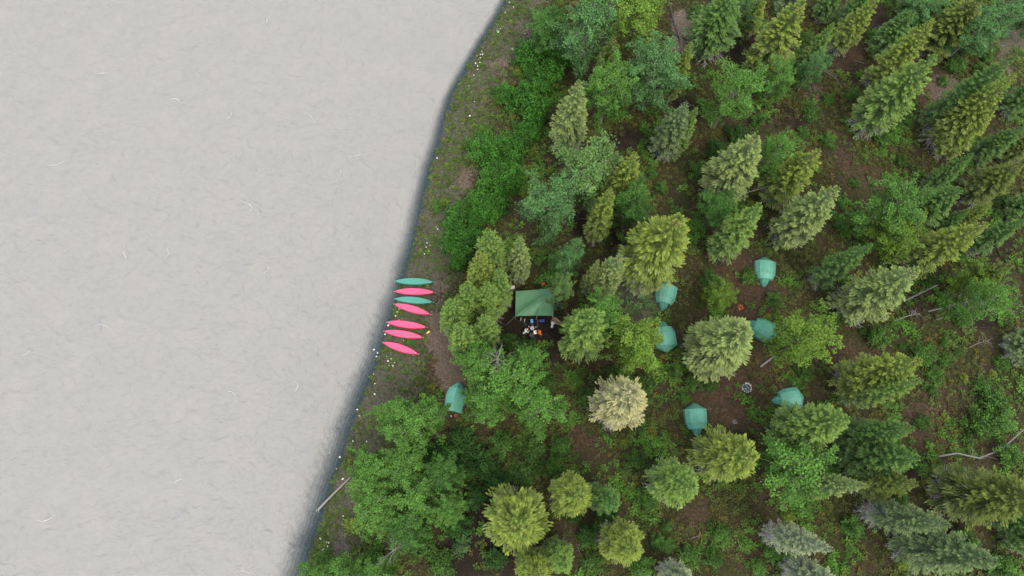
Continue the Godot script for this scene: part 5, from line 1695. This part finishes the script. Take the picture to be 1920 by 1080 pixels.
func person(label: String, x: float, z: float, turn: float, pose: String, top: Color, legs: Color, hair: Color, sleeves: bool):
	var skin := Color(0.50, 0.30, 0.21)
	var j := {}
	if pose == "sit":
		j = {"pelvis": Vector3(0, 0.50, -0.10), "chest": Vector3(0, 0.90, 0.06), "neck": Vector3(0, 1.07, 0.14), "head": Vector3(0, 1.20, 0.22), "sh": Vector3(0.19, 0.99, 0.09), "el": Vector3(0.27, 0.75, 0.24), "wr": Vector3(0.13, 0.66, 0.44), "hip": Vector3(0.10, 0.49, -0.08), "kn": Vector3(0.17, 0.53, 0.36), "an": Vector3(0.15, 0.09, 0.36), "toe": Vector3(0.18, 0.05, 0.55), "hd": Vector3(0, -0.5, 0.85)}
	elif pose == "crouch":
		j = {"pelvis": Vector3(0, 0.40, -0.22), "chest": Vector3(0, 0.74, 0.06), "neck": Vector3(0, 0.86, 0.22), "head": Vector3(0, 0.95, 0.34), "sh": Vector3(0.20, 0.82, 0.14), "el": Vector3(0.30, 0.56, 0.26), "wr": Vector3(0.16, 0.42, 0.48), "hip": Vector3(0.10, 0.40, -0.20), "kn": Vector3(0.20, 0.50, 0.22), "an": Vector3(0.16, 0.09, -0.05), "toe": Vector3(0.20, 0.05, 0.14), "hd": Vector3(0, -0.7, 0.7)}
	else:
		j = {"pelvis": Vector3(0, 0.88, -0.16), "chest": Vector3(0, 1.14, 0.20), "neck": Vector3(0, 1.21, 0.40), "head": Vector3(0, 1.20, 0.56), "sh": Vector3(0.20, 1.15, 0.30), "el": Vector3(0.25, 0.88, 0.38), "wr": Vector3(0.18, 0.66, 0.52), "hip": Vector3(0.10, 0.86, -0.13), "kn": Vector3(0.13, 0.48, -0.02), "an": Vector3(0.14, 0.09, -0.12), "toe": Vector3(0.17, 0.05, 0.08), "hd": Vector3(0, -0.85, 0.5)}
	var g := Geo.new()
	var b := []
	b.append([j.pelvis, j.pelvis.lerp(j.chest, 0.5), 0.145, 0.135, top])
	b.append([j.pelvis.lerp(j.chest, 0.5), j.chest, 0.135, 0.15, top])
	b.append([j.chest, j.neck, 0.13, 0.06, top])
	b.append([j.neck, j.head, 0.052, 0.05, skin])
	for s in [-1.0, 1.0]:
		var m := Vector3(s, 1, 1)
		b.append([j.chest, j.sh * m, 0.10, 0.075, top])
		b.append([j.sh * m, j.el * m, 0.068, 0.052, top])
		b.append([j.el * m, j.wr * m, 0.048, 0.032, top if sleeves else skin])
		b.append([j.pelvis, j.hip * m, 0.12, 0.11, legs])
		b.append([j.hip * m, j.kn * m, 0.098, 0.068, legs])
		b.append([j.kn * m, j.an * m, 0.064, 0.045, legs])
		b.append([j.an * m, j.toe * m, 0.05, 0.04, Color(0.03, 0.03, 0.03)])
	blend_shape(g, b, 0.022, 0.045)
	# head
	var f: Vector3 = j.hd.normalized()
	var r := Vector3.RIGHT
	var u := r.cross(-f).normalized()
	if u.y < 0:
		u = -u
	var c: Vector3 = j.head
	var h := [[c - f * 0.01, c + u * 0.035 - f * 0.015, 0.078, 0.080, skin], [c + f * 0.02, c - u * 0.075 + f * 0.035, 0.062, 0.036, skin], [c + f * 0.085 + u * 0.01, c + f * 0.098 - u * 0.022, 0.010, 0.014, skin],
		[c - f * 0.02 + u * 0.05, c - f * 0.045 - u * 0.03, 0.083, 0.072, hair], [c - r * 0.02 - u * 0.062 + f * 0.075, c + r * 0.02 - u * 0.062 + f * 0.075, 0.008, 0.008, Color(0.35, 0.12, 0.10)]]
	for s in [-1.0, 1.0]:
		h.append([c + r * 0.078 * s - u * 0.005, c + r * 0.082 * s - u * 0.035, 0.014, 0.010, skin])
		h.append([c + r * 0.030 * s + f * 0.066 + u * 0.012, c + r * 0.030 * s + f * 0.068 + u * 0.012, 0.011, 0.011, Color(0.05, 0.04, 0.03)])
	blend_shape(g, h, 0.009, 0.012)
	for s in [-1.0, 1.0]:
		var m := Vector3(s, 1, 1)
		var d: Vector3 = (j.wr * m - j.el * m).normalized()
		var pu := Vector3.UP - d * d.y
		add_hand(g, j.wr * m, d, pu.normalized(), -s, skin)
	var o := single(g.mesh(), "person", label, "person", "people at the camp kitchen", mats["skin_and_clothes"], on_ground(x, z), turn)
	if pose == "sit":
		var t := thing("camp_stool", "small folding stool under the " + label.split(" sitting")[0], "stool", "camp stools", on_ground(x, z), turn)
		var q := Geo.new()
		q.slab(Vector3(0, 0.325, -0.13), Vector3(0.34, 0.025, 0.30), 0.008, Color(0.05, 0.06, 0.05))
		part(q.mesh(), "seat", mats["cloth"], t)
		for e in [[-0.15, -0.26], [0.15, -0.26], [-0.15, 0.0], [0.15, 0.0]]:
			q = Geo.new()
			q.tube(PackedVector3Array([Vector3(e[0], -0.02, e[1]), Vector3(-e[0], 0.33, e[1])]), PackedFloat32Array([0.011, 0.011]), 5, Color(0.4, 0.4, 0.4))
			part(q.mesh(), "leg", mats["plain"], t)
	return o


func make_people():
	person("person in an orange jacket sitting beside the white food box", 3.52, -16.72, -2.35, "sit", Color(0.80, 0.16, 0.015), Color(0.06, 0.05, 0.05), Color(0.60, 0.15, 0.02), true)
	person("person in a white hooded top crouching left of the wash basin", 1.66, -16.92, 2.2, "crouch", Color(0.62, 0.66, 0.66), Color(0.03, 0.035, 0.05), Color(0.50, 0.53, 0.52), true)
	person("person in a navy sweater sitting below the wash basin", 2.52, -16.15, 3.3, "sit", Color(0.025, 0.03, 0.09), Color(0.03, 0.03, 0.05), Color(0.10, 0.07, 0.05), false)
	person("person in a white shirt bending over the firewood pile", 5.05, -17.65, 2.9, "bend", Color(0.66, 0.70, 0.72), Color(0.04, 0.045, 0.06), Color(0.04, 0.03, 0.025), false)


func make_smoke():
	# thin smoke from the camp kitchen hanging under the big spruce
	for q in [[15.6, 3.5, -20.6, 6.0, 4.5, 7.0, 0.012], [13.6, 6.0, -22.8, 5.0, 5.0, 6.0, 0.009]]:
		var f := FogVolume.new()
		f.name = "smoke" if not has_node("smoke") else "smoke_001"
		f.shape = RenderingServer.FOG_VOLUME_SHAPE_ELLIPSOID
		f.size = Vector3(q[3], q[4], q[5])
		f.position = Vector3(q[0], q[1] + 1.0, q[2])
		var m := FogMaterial.new()
		m.density = q[6]
		m.albedo = Color(0.90, 0.94, 1.0)
		f.material = m
		add_child(f)
		tag(f, "thin grey smoke drifting between the tarp and the tents", "", "", "stuff")


func _ready():
	# camera
	var cam := Camera3D.new()
	cam.name = "camera"
	cam.fov = rad_to_deg(2.0 * atan(540.0 / 1280.0))
	cam.position = Vector3(0, CAMERA_HEIGHT, 0)
	cam.rotation_degrees = Vector3(-90.0 + CAMERA_TILT, 0, 0)
	cam.near = 0.5
	cam.far = 2500.0
	add_child(cam)
	# sky and exposure: an even overcast
	var sky := ProceduralSkyMaterial.new()
	sky.sky_top_color = Color(0.90, 0.925, 0.95)
	sky.sky_horizon_color = Color(0.88, 0.90, 0.93)
	sky.ground_bottom_color = Color(0.30, 0.32, 0.28)
	sky.ground_horizon_color = Color(0.60, 0.62, 0.62)
	sky.sun_angle_max = 1.0
	var s := Sky.new()
	s.sky_material = sky
	var env := Environment.new()
	env.background_mode = Environment.BG_SKY
	env.sky = s
	env.tonemap_mode = Environment.TONE_MAPPER_LINEAR
	env.tonemap_exposure = 2.1
	env.volumetric_fog_enabled = true
	env.volumetric_fog_density = 0.0
	env.sdfgi_enabled = true
	env.ssao_enabled = true
	env.ssil_enabled = true
	var we := WorldEnvironment.new()
	we.name = "environment"
	we.environment = env
	add_child(we)
	var sun := DirectionalLight3D.new()
	sun.name = "sun"
	sun.light_energy = 0.4
	sun.light_angular_distance = 25.0
	sun.light_color = Color(1.0, 0.97, 0.92)
	sun.shadow_enabled = true
	sun.rotation_degrees = Vector3(-62, 35, 0)
	add_child(sun)

	lump.seed = 7
	lump.frequency = 0.05
	lump.fractal_octaves = 3
	make_materials()
	make_patches()
	make_ground()
	make_river()
	make_foam()
	plant_trees()
	plant_undergrowth()
	make_tents()
	make_tarp()
	make_canoes()
	make_people()
	make_camp_things()
	make_dead_wood()
	make_stones()
	make_smoke()
